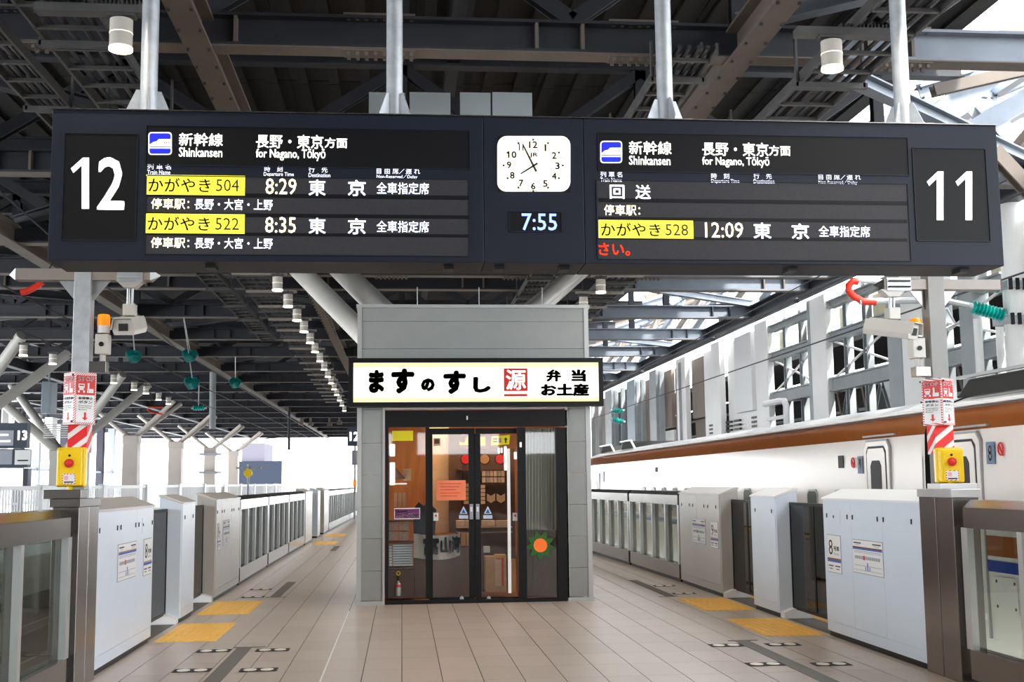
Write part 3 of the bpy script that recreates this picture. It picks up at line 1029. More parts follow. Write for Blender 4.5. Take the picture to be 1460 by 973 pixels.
for (x0, x1, ya, yb, n, nx0, nx1, ty0, ty1, led) in ((208, 349.5, 251, 277.5, '504', 308, 341, 254.5, 273.5, led1), (207, 349, 306, 332.5, '522', 307, 341, 309.5, 328.5, led1),
                                                (853.5, 988, 315, 339.5, '528', 949, 981, 318.5, 336.5, led2)):
    srect(x0, ya, x1, yb, 'lit_yellow', 'train_name_bar', 0.003, SY + 0.010, led)
    w = (nx0 - x0)
    S('かがやき', x0 + 3.5, ty0, nx0 - 7.5, ty1, 'ink', led, 0.008, Y=SY + 0.006)
    S(n, nx0, ty0 + 1.5, nx1, ty1 - 0.5, 'ink', led, 0.0, Y=SY + 0.006)
for y0, st, row in ((283.5, 215.5, 0), (339, 215, 1)):
    S('停車駅：', st, y0, 270, y0 + 14.5, 'lit_warm', led1, 0.003)
    S('長野・大宮・上野', 277.5, y0 + 1, 389, y0 + 15.5, 'lit_cool', led1, 0.003)
S('8:29', 378.7, 255, 422.7, 277, 'lit_warm', led1, 0.002)
S('8:35', 378, 310, 422, 332, 'lit_warm', led1, 0.002)
for yy in (0, 54.6):
    S('東', 440, 256.5 + yy, 464.5, 279 + yy, 'lit_cool', led1, 0.012)
    S('京', 496, 257 + yy, 521.5, 279.5 + yy, 'lit_cool', led1, 0.012)
    S('全車指定席', 537, 261 + yy, 611.5, 276.6 + yy, 'lit_cool', led1, 0.002)
S('回', 869.5, 264, 890, 283.6, 'lit_cool', led2, 0.014)
S('送', 906, 264, 927.4, 284, 'lit_cool', led2, 0.01)
S('停車駅：', 861.5, 292.5, 912.5, 307, 'lit_warm', led2, 0.003)
S('12:09', 1005.6, 317.5, 1059, 339, 'lit_warm', led2, 0.002)
S('東', 1074.5, 318, 1099, 340.5, 'lit_cool', led2, 0.012)
S('京', 1129, 319, 1153, 341, 'lit_cool', led2, 0.012)
S('全車指定席', 1167.7, 322.7, 1240, 337.8, 'lit_cool', led2, 0.004)
S('さい。', 853.5, 347, 898, 364.5, 'lit_red', led2, 0.012)
S('7:55', 744, 305, 794, 328.5, 'lit_clock_blue', tp, 0.008)
for (x0, y0, x1, y1, par) in ((211.5, 188.5, 245, 221, h1), (855.8, 201, 887, 232.8, h2)):
    ic = ppoly(rrect(x0, y0, x1, y1, 4.5), SY + 0.0095, 0.001, 'lit_white', 'train_icon', sg)
    w = x1 - x0; h = y1 - y0
    q = lambda u, v: (x0 + u * w, y0 + v * h)
    ppoly(rrect(x0 + 1.6, y0 + 1.6, x1 - 1.6, y1 - 1.6, 3.5), SY + 0.0075, 0.001, 'lit_blue', 'icon_ground', ic)
    ppoly([q(0.05, 0.62), q(0.05, 0.56), q(0.2, 0.44), q(0.36, 0.40), q(0.45, 0.31), q(0.95, 0.31), q(0.95, 0.62)], SY + 0.006, 0.001, 'lit_white', 'icon_train', ic)
    ppoly([q(0.05, 0.72), q(0.05, 0.66), q(0.95, 0.66), q(0.95, 0.72)], SY + 0.006, 0.001, 'lit_white', 'icon_rail', ic)
    for k in range(3):
        ppoly([q(0.66 + k * 0.09, 0.44), q(0.71 + k * 0.09, 0.44), q(0.71 + k * 0.09, 0.49), q(0.66 + k * 0.09, 0.49)], SY + 0.0045, 0.0008, 'lit_blue', 'icon_window', ic)
# clock
ck = thing('platform_clock', 'cream backlit clock with black hands showing five to eight, set in the board', 'clock', (at(761, 273, SY).x, SY, at(761, 273, SY).z))
ppoly(rrect(709, 195.5, 812.5, 273.5, 13, 6), SY + 0.011, 0.022, 'lit_clock', 'face', ck)
cx, cy = 760.3, 236.0
CYP = SY - 0.013
for k in range(12):
    t = math.radians(30 * (k + 1))
    x = cx + 34.5 * math.sin(t); y = cy - 29.5 * math.cos(t) + 0.02 * (x - cx)
    w = 6.5 if k + 1 < 10 else 12
    if k + 1 == 11: w = 6.5
    if k + 1 == 1: w = 2.2
    ptxt(str(k + 1), x - w / 2, y - 4.9, x + w / 2, y + 4.9, CYP, 'ink', ck, 0.022, 'numeral')
mb = MB()
for k in range(60):
    t = math.radians(6 * k)
    r = 0.006 if k % 5 == 0 else 0.0022
    p = at(cx + 42.2 * math.sin(t), cy - 36.6 * math.cos(t), CYP)
    mb.box(p.x - r, p.x + r, CYP - 0.001, CYP, p.z - r, p.z + r)
mb.build('minute_dot', 'ink', ck, kind='stuff')
for nm, a, b, w in (('minute_hand', (764.7, 244.8), (745.6, 206.5), 3.0), ('hour_hand', (766.4, 233), (742.4, 248), 2.8)):
    d = Vector((b[0] - a[0], b[1] - a[1])).normalized(); n = Vector((-d.y, d.x)) * w / 2
    ppoly([(a[0] + n.x, a[1] + n.y), (b[0] + n.x * 0.6, b[1] + n.y * 0.6), (b[0] - n.x * 0.6, b[1] - n.y * 0.6), (a[0] - n.x, a[1] - n.y)], CYP - 0.002, 0.002, 'ink', nm, ck)
ptxt('JR', 755, 218, 767, 225, CYP, 'ink_blue', ck, 0.02, 'logo')
# poles
for k, (px, sy) in enumerate(((209.5, 0), (562.5, 0), (950.5, 0), (1290.5, 0))):
    X = at(px, 140, SY + 0.1).x
    MB().cyl((X, SY + 0.15, SZ1), (X, SY + 0.15, ZB + 0.3), 0.052, n=20).build('hanging_pole', 'steel_galv', sg, smooth=True)
    mb = MB()
    for q in range(4):
        t = math.radians(45 + 90 * q) if k % 2 else math.radians(90 * q + 15)
        u = Vector((math.cos(t), math.sin(t), 0))
        n = Vector((-u.y, u.x, 0)) * 0.005
        o = Vector((X, SY + 0.15, SZ1 + 0.012))
        mb.prism([(0.04, 0), (0.135, 0), (0.135, 0.02), (0.075, 0.16), (0.04, 0.16)], o - n, u, RZ, n * 2)
    mb.box(X - 0.15, X + 0.15, SY + 0.02, SY + 0.28, SZ1, SZ1 + 0.014)
    mb.build('pole_foot', 'steel_galv', sg)
MB().box(SX0, SX1, SY + 0.0, SY + 0.42, SZ1, SZ1 + 0.006).build('top_flashing', 'steel', sg)
for px in (300, 640, 712, 805, 1130, 1375):
    p = at(px, 375, SY + 0.1)
    MB().box(p.x - 0.03, p.x + 0.03, SY + 0.1, SY + 0.22, SZ0 - 0.025, SZ0).build('bottom_clip', 'black_trim', sg)

# white housing under the roof behind the board
hz = thing('roof_housing', 'pale panelled box high under the roof behind the board', 'equipment box', (0.5, 13, 5.4))
for x0, x1 in ((526, 578), (584, 642), (656, 699), (702, 758)):
    mb = MB(); prect(mb, x0, 134, x1, 172, 13.2, 0.04)
    mb.build('housing_panel', 'paper_box', hz)

# ------------------------------------------------------------ kiosk
KY = 14.65
kx0 = at(508, 860, KY).x; kx1 = at(846, 860, KY).x
kz = at(677, 436, KY).z
kb = KY + 2.3
ks = thing('kiosk', 'grey panelled station shop with a dark glass front standing mid platform', 'shop', ((kx0 + kx1) / 2, KY + 1, 0))
dx0 = at(548.5, 700, KY).x; dx1 = at(807.5, 700, KY).x
dz = at(677, 584, KY).z
zl = [0.05, 0.40, 0.785, 1.165, 1.55, 1.935, dz + 0.0]
for x0, x1 in ((kx0 + 0.05, dx0 - 0.02), (dx1 + 0.02, kx1 - 0.05)):
    for i in range(6):
        MB().box(x0, x1, KY, KY + 0.1, zl[i] + 0.002, zl[i + 1] - 0.002).build('wall_panel', 'kiosk_panel', ks)
for z0, z1 in ((dz, 3.09), (3.09, 3.43), (3.43, kz - 0.03)):
    MB().box(kx0 + 0.05, kx1 - 0.05, KY, KY + 0.1, z0 + 0.002, z1 - 0.002).build('wall_panel', 'kiosk_panel', ks)
    for x0, x1 in ((kx0, kx0 + 0.1), (kx1 - 0.1, kx1)):
        MB().box(x0 + 0.01, x1 - 0.01, KY + 0.05, kb, z0 + 0.002, z1 - 0.002).build('side_panel', 'kiosk_panel', ks)
for x0, x1 in ((kx0, kx0 + 0.1), (kx1 - 0.1, kx1)):
    for i in range(6):
        MB().box(x0 + 0.01, x1 - 0.01, KY + 0.05, kb, zl[i] + 0.002, zl[i + 1] - 0.002).build('side_panel', 'kiosk_panel', ks)
    MB().box(x0 if x0 == kx0 else x1 - 0.055, x0 + 0.055 if x0 == kx0 else x1, KY - 0.012, KY + 0.06, 0.0, kz).build('corner_trim', 'kiosk_trim', ks)
MB().box(kx0, kx1, kb, kb + 0.08, 0, kz).build('back_wall', 'kiosk_panel', ks)
MB().box(kx0 - 0.015, kx1 + 0.015, KY - 0.02, kb + 0.09, kz - 0.03, kz + 0.01).build('roof', 'kiosk_trim', ks)
for x0, x1 in ((kx0 - 0.01, dx0), (dx1, kx1 + 0.01)):
    MB().box(x0, x1, KY - 0.03, KY + 0.01, 0, 0.045).build('skirting', 'kiosk_trim', ks)
for x0, x1, z0, z1 in ((dx0 - 0.025, dx0, 0, dz + 0.025), (dx1, dx1 + 0.025, 0, dz + 0.025), (dx0, dx1, dz, dz + 0.025)):
    MB().box(x0, x1, KY - 0.02, KY + 0.1, z0, z1).build('opening_trim', 'kiosk_trim', ks)
for px in (595, 683, 773):
    MB().cyl((at(px, 430, KY + 0.3).x, KY + 0.3, kz), (at(px, 430, KY + 0.3).x, KY + 0.3, kz + 0.28), 0.006, n=6).build('roof_rod', 'kiosk_trim', ks)
# dark front frame
def KR(x0, y0, x1, y1, m, nm, d=0.06, Y=None, par=None, bev=0):
    mb = MB(); prect(mb, x0, y0, x1, y1, KY + 0.06 if Y is None else Y, d)
    return mb.build(nm, m, par or ks, bevel=bev)
KR(549, 585, 807, 610, 'black_trim', 'header', 0.08)
KR(665, 593, 698, 600, 'black_trim', 'door_sensor', 0.03, KY - 0.02)
KR(665, 593.5, 667, 599, 'plain_white', 'sensor_edge', 0.005, KY - 0.05)
KR(549, 852, 807, 862.2, 'black_trim', 'threshold', 0.08)
for x0, x1 in ((549, 554), (607, 612), (739, 748), (795, 807)):
    KR(x0, 610, x1, 853, 'black_trim', 'front_post', 0.08)
KR(554, 610, 607, 853, 'shop_glass', 'fixed_pane', 0.01)
KR(748, 610, 795, 853, 'shop_glass', 'fixed_pane', 0.01)
KR(741, 631, 743.5, 638, 'lit_white', 'frame_lamp', 0.01, KY - 0.02)
# sliding doors
for nm, x0, x1, g0, g1, sx, hx, lb in (('l', 612, 676.5, 616.5, 669, 656, 669.5, 'left sliding glass door of the kiosk in black frame'), ('r', 677.5, 742, 684.5, 739, 697, 678.5, 'right sliding glass door of the kiosk in black frame')):
    p = at((x0 + x1) / 2, 857, KY + 0.1)
    dr = thing('sliding_door', lb, 'door', (p.x, KY + 0.1, 0.01), 'kiosk sliding doors')
    DY = KY + 0.11
    KR(x0, 611, x1, 620 if nm == 'l' else 619, 'black_trim', 'top_rail', 0.035, DY, dr)
    KR(x0, 851, x1, 861, 'black_trim', 'bottom_rail', 0.035, DY, dr)
    KR(x0, 619, g0, 852, 'black_trim', 'stile', 0.035, DY, dr)
    KR(g1, 619, x1, 852, 'black_trim', 'stile', 0.035, DY, dr)
    KR(g0, 619, g1, 852, 'shop_glass', 'glass', 0.01, DY - 0.01, dr)
    h = KR(hx, 719, hx + 5, 741, 'sign_grey', 'handle', 0.02, KY + 0.06, dr, 0.004)
    KR(hx + 1, 723, hx + 4, 730, 'plain_white', 'handle_plate', 0.004, KY + 0.04, h)
    q = at(658.5 if nm == 'l' else 697, 853.5, KY + 0.05)
    MB().cyl((q.x, KY + 0.07, q.z), (q.x, KY + 0.05, q.z), 0.024, n=16).build('floor_lock', 'steel_light', dr)

# shop sign
sh = thing('shop_sign', 'long backlit cream shop sign with black brush lettering and a red square', 'sign', ((kx0 + kx1) / 2, KY - 0.2, 2.33))
PY = KY - 0.19
A = at(497, 580.5, PY); B = at(859.5, 510.5, PY)
mb = MB()
fx, fz = 0.055, 0.055
mb.box(A.x, B.x, PY, PY + 0.19, A.z, A.z + fz).box(A.x, B.x, PY, PY + 0.19, B.z - fz, B.z)
mb.box(A.x, A.x + fx, PY, PY + 0.19, A.z + fz, B.z - fz).box(B.x - fx, B.x, PY, PY + 0.19, A.z + fz, B.z - fz)
mb.build('frame', 'black_trim', sh)
MB().box(A.x + fx, B.x - fx, PY + 0.02, PY + 0.05, A.z + fz, B.z - fz).build('lit_face', 'lit_shop', sh)
for z0, z1 in ((A.z + fz, A.z + fz + 0.055), (B.z - fz - 0.055, B.z - fz)):
    MB().box(A.x + fx, B.x - fx, PY + 0.018, PY + 0.02, z0, z1).build('pattern_band', 'lit_shop_band', sh)
def K(s, x0, y0, x1, y1, m, bold, nm='lettering', Y=PY + 0.018):
    return ptxt(s, x0, y0, x1, y1, Y, m, sh, bold, nm)
K('ま', 525.5, 527.5, 548, 561, 'ink_green', 0.07)
K('す', 557.5, 525.5, 591, 562, 'ink_green', 0.07)
K('の', 600, 539.5, 620, 558.5, 'ink_green', 0.09)
K('す', 632, 528.5, 664.5, 562.5, 'ink_green', 0.07)
K('し', 674.5, 537.5, 700, 560.5, 'ink_green', 0.07)
mb = MB(); prect(mb, 718.5, 525.5, 752, 558, PY + 0.018, 0.002); rs = mb.build('red_square', 'ink_red', sh)
mb = MB(); prect(mb, 718.5, 562, 752, 565.5, PY + 0.018, 0.002); mb.build('red_bar', 'ink_red', sh)
ptxt('源', 721.5, 527.5, 749.5, 556, PY + 0.014, 'lit_shop', rs, 0.012)
K('弁', 779, 527, 800, 544.5, 'ink_green', 0.058)
K('当', 814.5, 527, 835.5, 544.5, 'ink_green', 0.058)
K('お土産', 771, 547, 840, 565.5, 'ink_green', 0.058)

# kiosk inside
MB().box(kx0 + 0.1, kx1 - 0.1, KY + 0.1, kb, 0.0, 0.02).build('shop_floor', 'wood', ks)
MB().box(kx0 + 0.1, kx1 - 0.1, KY + 0.12, kb, 2.42, 2.46).build('shop_ceiling', 'wood_pale', ks)
MB().box(kx0 + 0.1, kx1 - 0.1, kb - 0.04, kb, 0.02, 2.42).build('inner_back', 'wood', ks)
MB().box(kx0 + 0.1, kx0 + 0.13, KY + 0.12, kb - 0.04, 0.02, 2.42).build('inner_side', 'wood', ks)
MB().box(kx1 - 0.13, kx1 - 0.1, KY + 0.12, kb - 0.04, 0.02, 2.42).build('inner_side', 'wood_pale', ks)
area('shop_light', (0.5, KY + 0.9, 2.38), (0.5, KY + 0.9, 0), 1.4, 20, (1.0, 0.74, 0.45), 1.0)
area('shop_light_right', (1.4, KY + 0.7, 2.38), (1.4, KY + 0.8, 0), 0.8, 8, (1.0, 0.76, 0.5), 0.8)

def item(nm, label, cat, x0, y0, x1, y1, m, Y, d=0.2, group=None, bev=0.003):
    mb = MB(); prect(mb, x0, y0, x1, y1, Y + d, d)
    return tag(mb.build(nm, m, bevel=bev), label, cat, group)

# wall post and partition boards
item('pale_partition', 'pale wood partition board behind the orange notice', 'partition', 612, 610, 640, 760, 'wood_pale', KY + 1.3, 0.04)
item('dark_pillar', 'dark display pillar behind the left sliding door', 'pillar', 640, 618, 658, 760, 'wood_dark', KY + 1.2, 0.06)
# left shelving unit
sf = thing('display_shelf', 'dark display shelf with packets behind the left fixed pane', 'shelf', (-0.1, KY + 0.5, 0))
def part(nm, x0, y0, x1, y1, m, Y, d, par):
    mb = MB(); prect(mb, x0, y0, x1, y1, Y + d, d)
    return mb.build(nm, m, par)
for y in (689, 741, 771, 807):
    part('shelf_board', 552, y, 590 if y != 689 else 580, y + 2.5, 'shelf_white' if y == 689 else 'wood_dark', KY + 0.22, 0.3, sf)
part('base_cabinet', 550, 809, 589, 850, 'wood_dark', KY + 0.28, 0.4, sf)
part('side_post', 553, 640, 555, 850, 'wood_dark', KY + 0.2, 0.03, sf)
for k, (y0, y1) in enumerate(((634, 651), (660, 692))):
    item('tube_lamp', ('upper' if k == 0 else 'lower') + ' white glowing tube at the far left inside the kiosk', 'lamp', 556, y0, 563, y1, 'tube_light', KY + 0.25, 0.04)
item('gift_box', 'pale wooden gift box on the white shelf', 'box', 575, 669, 586, 686, 'wood_pale', KY + 0.4, 0.1)
ppolyt = ppoly
o = thing('paper_tent', 'dark triangular display stand on the white shelf', 'display', (at(570, 686, KY + 0.4).x, KY + 0.4, at(570, 686, KY + 0.4).z))
ppoly([(562, 664), (578, 683), (562, 684)], KY + 0.4, 0.08, 'wood_dark', 'front', o)
for k in range(3):
    item('wall_packet', 'narrow packet with red mark hanging below the shelf, %s of three' % ('left', 'middle', 'right')[k], 'packet', 561.5 + k * 6.3, 703, 566 + k * 6.3, 723, 'wood_pale', KY + 0.5, 0.03, 'hanging packets')
for r in range(2):
    for c in range(2):
        item('snack_packet', 'clear wrapped snack packet, %s of the %s row on the left shelf' % (('left', 'right')[c], ('upper', 'lower')[r]), 'packet', 554.5 + c * 15, 742.5 + r * 14.5, 567.5 + c * 15, 755.5 + r * 14.5, 'packet', KY + 0.24, 0.16, 'snack packets')
for k in range(9):
    item('flat_box', 'flat white lunch box, %s in the stack on the left shelf' % ('bottom', 'second from bottom', 'third from bottom', 'fourth from bottom', 'middle', 'fourth from top', 'third from top', 'second from top', 'top')[k], 'box',
         560.5, 802.6 - k * 3.45, 588, 805.8 - k * 3.45, 'paper_box', KY + 0.24, 0.22, 'stacked lunch boxes')
for k in range(7):
    item('flat_box', 'flat white box at the left frame, %s in the narrow stack' % ('bottom', 'second', 'third', 'fourth', 'fifth', 'sixth', 'top')[k], 'box',
         553.8, 802.6 - k * 4.2, 559, 806 - k * 4.2, 'paper_box', KY + 0.24, 0.2, 'narrow stack of boxes')
# extinguisher
e = thing('fire_extinguisher', 'small red and silver bottle with yellow ring standing behind the left pane', 'extinguisher', (at(568, 848, KY + 0.17).x, KY + 0.17, 0.03))
p0 = at(568, 850, KY + 0.17)
s = 0.0087
MB().lathe(p0, RZ, [(0.034, 0), (0.036, 0.02), (0.036, 0.12), (0.03, 0.145), (0.012, 0.16), (0.012, 0.18)], 16).build('bottle', 'steel_light', e, smooth=True)
MB().lathe(p0 + RZ * 0.105, RZ, [(0.038, 0), (0.038, 0.03)], 16).build('red_band', 'red_paint', e, smooth=True)
MB().lathe(p0 + RZ * 0.18, RZ, [(0.014, 0), (0.02, 0.02), (0.015, 0.06)], 12).build('valve', 'black_trim', e)
pts = [(p0.x + 0.022 * math.cos(t * math.pi / 6), p0.y, p0.z + 0.27 + 0.022 * math.sin(t * math.pi / 6)) for t in range(13)]
MB().tube(pts, 0.007, 6).build('ring', 'yellow_box', e)
# counter and banner
MB_ = MB(); prect(MB_, 590, 776, 672, 851, KY + 0.9, 0.5)
tag(MB_.build('counter', 'wood_dark'), 'dark shop counter behind the cloth banner', 'counter')
bn = thing('cloth_banner', 'cream cloth banner with teal brush writing draped over the counter', 'banner', (at(625, 798, KY + 0.36).x, KY + 0.36, at(625, 798, KY + 0.36).z))
mb = MB()
N = 24
for i in range(N + 1):
    t = i / N
    xt = 590 + t * 66
    yt = 761 + 3 * math.sin(t * math.pi) - (3.5 if i == N else 0)
    yb = 793 + 5.5 * math.sin(math.pi * (0.15 + 0.7 * t)) - 7 * max(0, t - 0.75) * 4 * 0.5
    dy = 0.018 * math.sin(t * 19)
    for y in (yt, yb):
        q = at(xt, y, KY + 0.36)
        mb.v.append(Vector((q.x, KY + 0.36 + dy, q.z)))
    if i:
        b0 = len(mb.v) - 4
        mb.f.append((b0, b0 + 2, b0 + 3, b0 + 1))
mb.build('cloth', 'cloth', bn)
for (s_, x0, y0, x1, y1) in (('富', 603, 766, 626, 792), ('山', 628, 766, 643, 790), ('湾', 644, 764, 656, 789)):
    ptxt(s_, x0, y0, x1, y1, KY + 0.335, 'teal_ink', bn, 0.05, 'brush_writing')
# shop keeper's apron shape: dark blue apron hanging behind the counter
ap = thing('apron', 'dark blue apron hanging behind the left frame post', 'apron', (at(600, 760, KY + 0.7).x, KY + 0.7, 0.9))
ppoly([(588, 728), (597, 716), (604, 722), (611, 716), (622, 727), (620, 764), (590, 764)], KY + 0.72, 0.05, 'far_sign', 'cloth', ap)
# right display: shelves, masks, cartons
ds = thing('display_rack', 'dark rack with festival goods behind the sliding doors', 'shelf', (1.1, KY + 1.1, 0))
part('rack_back', 650, 640, 733, 850, 'wood_dark', KY + 1.25, 0.05, ds)
for y in (669, 690, 750, 757):
    part('rack_shelf', 650, y, 727, y + 2, 'wood_pale' if y > 740 else 'wood_dark', KY + 0.85, 0.38, ds)
for k, (px, m, lb) in enumerate(((664, 'red_paint', 'red patterned round fan on the rack, left'), (691, 'wood', 'brown patterned round fan on the rack, middle'), (713, 'red_paint', 'red patterned round fan on the rack, right'))):
    f = thing('round_fan', lb, 'fan', (at(px, 665, KY + 0.9).x, KY + 0.9, at(px, 668, KY + 0.9).z), 'round fans')
    q = at(px, 655, KY + 0.9)
    MB().cyl((q.x, KY + 0.92, q.z), (q.x, KY + 0.9, q.z), 0.072, n=20).build('rim', 'black_trim', f)
    MB().cyl((q.x, KY + 0.9, q.z), (q.x, KY + 0.89, q.z), 0.060, n=20).build('face', m, f)
    MB().bar((q.x, KY + 0.91, q.z - 0.06), (q.x, KY + 0.91, q.z - 0.14), 0.015, 0.01, up=(0, 1, 0)).build('handle', 'wood_dark', f)
n = 0
for y in (672, 681):
    for c in range(6):
        n += 1
        item('small_pack', 'small pale pack in the %s row, %s from the left' % ('upper' if y == 672 else 'lower', ('first', 'second', 'third', 'fourth', 'fifth', 'sixth')[c]), 'pack', 687 + c * 5.4, y, 691.6 + c * 5.4, y + 7.5, 'wood_pale' if (c + n) % 3 else 'packet', KY + 0.86, 0.08, 'small packs on the rack')
for c in range(5):
    item('carton_side_pack', 'stacked brown pack beside the left handle, %s from top' % ('first', 'second', 'third', 'fourth', 'fifth')[c], 'pack', 661, 690 + c * 6, 676, 695 + c * 6, 'carton', KY + 0.8, 0.1, 'stacked packs left')
for c in range(5):
    item('carton_side_pack', 'stacked brown pack beside the right handle, %s from top' % ('first', 'second', 'third', 'fourth', 'fifth')[c], 'pack', 685, 692 + c * 5.6, 691, 696.5 + c * 5.6, 'wood_pale', KY + 0.8, 0.1, 'stacked packs right')
for k, px in enumerate((694, 708)):
    o = thing('pennant', ('left' if k == 0 else 'right') + ' tan pennant with notched ends on the rack', 'pennant', (at(px + 5, 715, KY + 0.84).x, KY + 0.84, at(px + 5, 715, KY + 0.84).z), 'pennants')
    ppoly([(px, 704), (px + 6, 707.5), (px + 12, 704), (px + 12, 714), (px + 6, 717.5), (px, 714)], KY + 0.84, 0.01, 'wood_pale', 'cloth', o)
for k in range(4):
    item('shelf_box', 'low pale box under the blue stickers, %s from the left' % ('first', 'second', 'third', 'fourth')[k], 'box', (650, 662, 686, 706)[k], 742, (661, 672, 704, 724)[k], 750, 'wood_pale', KY + 0.62, 0.2, 'low pale boxes')
for k in range(2):
    item('brown_bag', ('left' if k == 0 else 'right') + ' standing brown paper bag beside the banner', 'bag', 657 + k * 7, 760, 663 + k * 7, 791, 'carton', KY + 0.6, 0.12, 'brown paper bags')
item('carton', 'plain brown carton on the kiosk floor, left of the labelled one', 'carton', 690, 792, 704, 842, 'carton', KY + 0.35, 0.3)
ct = thing('labelled_carton', 'brown carton with white and red label on the kiosk floor', 'carton', (at(712, 840, KY + 0.35).x, KY + 0.35, 0.03))
part('box', 704.5, 790, 719, 842, 'carton', KY + 0.35, 0.3, ct)
part('label', 706, 797, 717, 836, 'wood_pale', KY + 0.345, 0.003, ct)
part('label_edge', 715.5, 797, 717.5, 836, 'red_paint', KY + 0.34, 0.004, ct)
part('label_edge', 707, 796, 717.5, 798, 'red_paint', KY + 0.34, 0.004, ct)
item('small_white_box', 'small white box standing on the plain brown carton', 'box', 689, 779, 698, 788, 'cloth', KY + 0.4, 0.08)
MBx = MB(); prect(MBx, 724.6, 640, 726.8, 846, KY + 0.3, 0.02)
tag(MBx.build('white_strip', 'shelf_white'), 'thin white upright strip behind the right sliding door', 'strip')
item('wood_screen', 'low orange wood screen at the right of the right door', 'screen', 728, 797, 735, 846, 'wood', KY + 0.34, 0.02)
for k, (x0, y0, x1, y1) in enumerate(((719, 637, 722, 671), (714, 639, 716, 646), (710, 639, 712, 647), (733, 645, 738, 655))):
    item('lamp_reflector', 'small white glowing stick lamp among the goods, %s from the left' % ('third', 'second', 'first', 'fourth')[k], 'lamp', x0, y0, x1, y1, 'tube_light', KY + 0.5, 0.02, 'stick lamps')

# curtain and slats behind the right pane
cu = thing('roll_curtain', 'grey green hanging curtain behind the right fixed pane', 'curtain', (at(770, 755, KY + 0.2).x, KY + 0.2, at(770, 755, KY + 0.2).z))
mb = MB(); N = 40
for i in range(N + 1):
    xt = 746.5 + i / N * 46
    dy = 0.012 * math.sin(i * 1.7)
    for y in (611, 756):
        q = at(xt, y, KY + 0.2)
        mb.v.append(Vector((q.x, KY + 0.2 + dy, q.z)))
    if i:
        b0 = len(mb.v) - 4
        mb.f.append((b0, b0 + 2, b0 + 3, b0 + 1))
mb.build('cloth', 'curtain', cu, smooth=True)
lv = thing('slatted_screen', 'dark brown upright slats below the grey curtain', 'screen', (at(770, 850, KY + 0.24).x, KY + 0.24, 0.05))
part('backing', 746, 756, 802, 852, 'wood_dark', KY + 0.3, 0.02, lv)
for k in range(17):
    part('slat', 750 + k * 2.75, 754, 751.3 + k * 2.75, 850, 'slat_wood', KY + 0.25, 0.02, lv)
# green leaf wreath with orange disc on the glass
wt = thing('leaf_decoration', 'green leaf star with an orange disc stuck on the right pane', 'decoration', (at(771, 800, KY - 0.01).x, KY - 0.01, at(771, 800, KY).z))
cx, cy = 770.5, 778
for k in range(9):
    t = math.radians(40 * k + 12)
    d = (math.cos(t), math.sin(t)); n = (-d[1], d[0])
    P = [(cx + d[0] * r + n[0] * w, cy + d[1] * r * 1.0 + n[1] * w) for r, w in ((6, -3.4), (12, -4.6), (17, -3), (22, 0), (17, 3), (12, 4.6), (6, 3.4))]
    ppoly(P, KY - 0.005 - 0.001 * (k % 3), 0.003, 'leaf_green', 'leaf', wt)
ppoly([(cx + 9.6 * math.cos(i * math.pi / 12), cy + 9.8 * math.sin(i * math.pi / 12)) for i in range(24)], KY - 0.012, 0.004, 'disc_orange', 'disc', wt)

# notices on the glass and yellow signs hanging inside
def sheet(nm, label, x0, y0, x1, y1, m, Y=KY + 0.045, cat='notice', group=None):
    t = thing(nm, label, cat, (at((x0 + x1) / 2, y1, Y).x, Y, at((x0 + x1) / 2, y1, Y).z), group)
    mb = MB(); prect(mb, x0, y0, x1, y1, Y, 0.003)
    mb.build('sheet', m, t)
    return t
def K2(s, x0, y0, x1, y1, m, par, bold=0.01, Y=KY + 0.04):
    return ptxt(s, x0, y0, x1, y1, Y, m, par, bold)
t = sheet('orange_notice', 'orange paper notice taped inside the left sliding door', 622.5, 685, 664, 714, 'paper_orange', KY + 0.07)
for k in range(5):
    mb = MB(); prect(mb, 628, 689.5 + k * 4.4, 658 - (k * 7) % 5 * 2, 690.6 + k * 4.4, KY + 0.066, 0.002)
    mb.build('text_line', 'ink_red', t)
t = sheet('hours_sign', 'purple opening hours plate with a white border on the left pane', 562, 724.5, 599, 741, 'plain_white')
mb = MB(); prect(mb, 563.2, 726, 597.8, 739.6, KY + 0.041, 0.002); mb.build('plate', 'sticker_purple', t)
K2('営業時間', 565, 727, 580, 731.5, 'plain_white', t, Y=KY + 0.037)
K2('7:00～20:00', 565, 732.5, 596, 738.5, 'plain_white', t, 0.02, Y=KY + 0.037)
for k, (x0, x1) in enumerate(((654, 668), (688, 703))):
    t = thing('door_sticker', 'pale blue triangle and bar sticker on the %s sliding door' % ('left', 'right')[k], 'sticker', (at((x0 + x1) / 2, 741, KY + 0.06).x, KY + 0.06, at(x0, 741, KY + 0.06).z), 'blue door stickers')
    xm = (x0 + x1) / 2
    ppoly([(xm - 5.5, 733), (xm, 722), (xm + 5.5, 733)], KY + 0.068, 0.002, 'sticker_blue', 'triangle', t)
    ppoly([(xm - 3, 732), (xm, 726), (xm + 3, 732)], KY + 0.065, 0.001, 'ink_blue', 'mark', t)
    ppoly([(xm - 6.5, 735), (xm + 6.5, 735), (xm + 6.5, 740), (xm - 6.5, 740)], KY + 0.068, 0.002, 'sticker_blue', 'bar', t)
for k, (x0, x1, lb) in enumerate(((618, 625, 'left edge of the left door'), (731, 738, 'right edge of the right door'))):
    t = sheet('small_sticker', 'small white caution sticker at the ' + lb, x0, 731.5, x1, 743, 'plain_white', KY + 0.068, 'sticker')
    ppoly([(x0 + 1.5, 737), (x0 + 3.5, 733), (x0 + 5.5, 737)], KY + 0.064, 0.001, 'ink_red', 'mark', t)
t = sheet('brown_notice', 'small framed brown notice at the top of the left door', 618, 625, 628, 636, 'wood_pale', KY + 0.068)
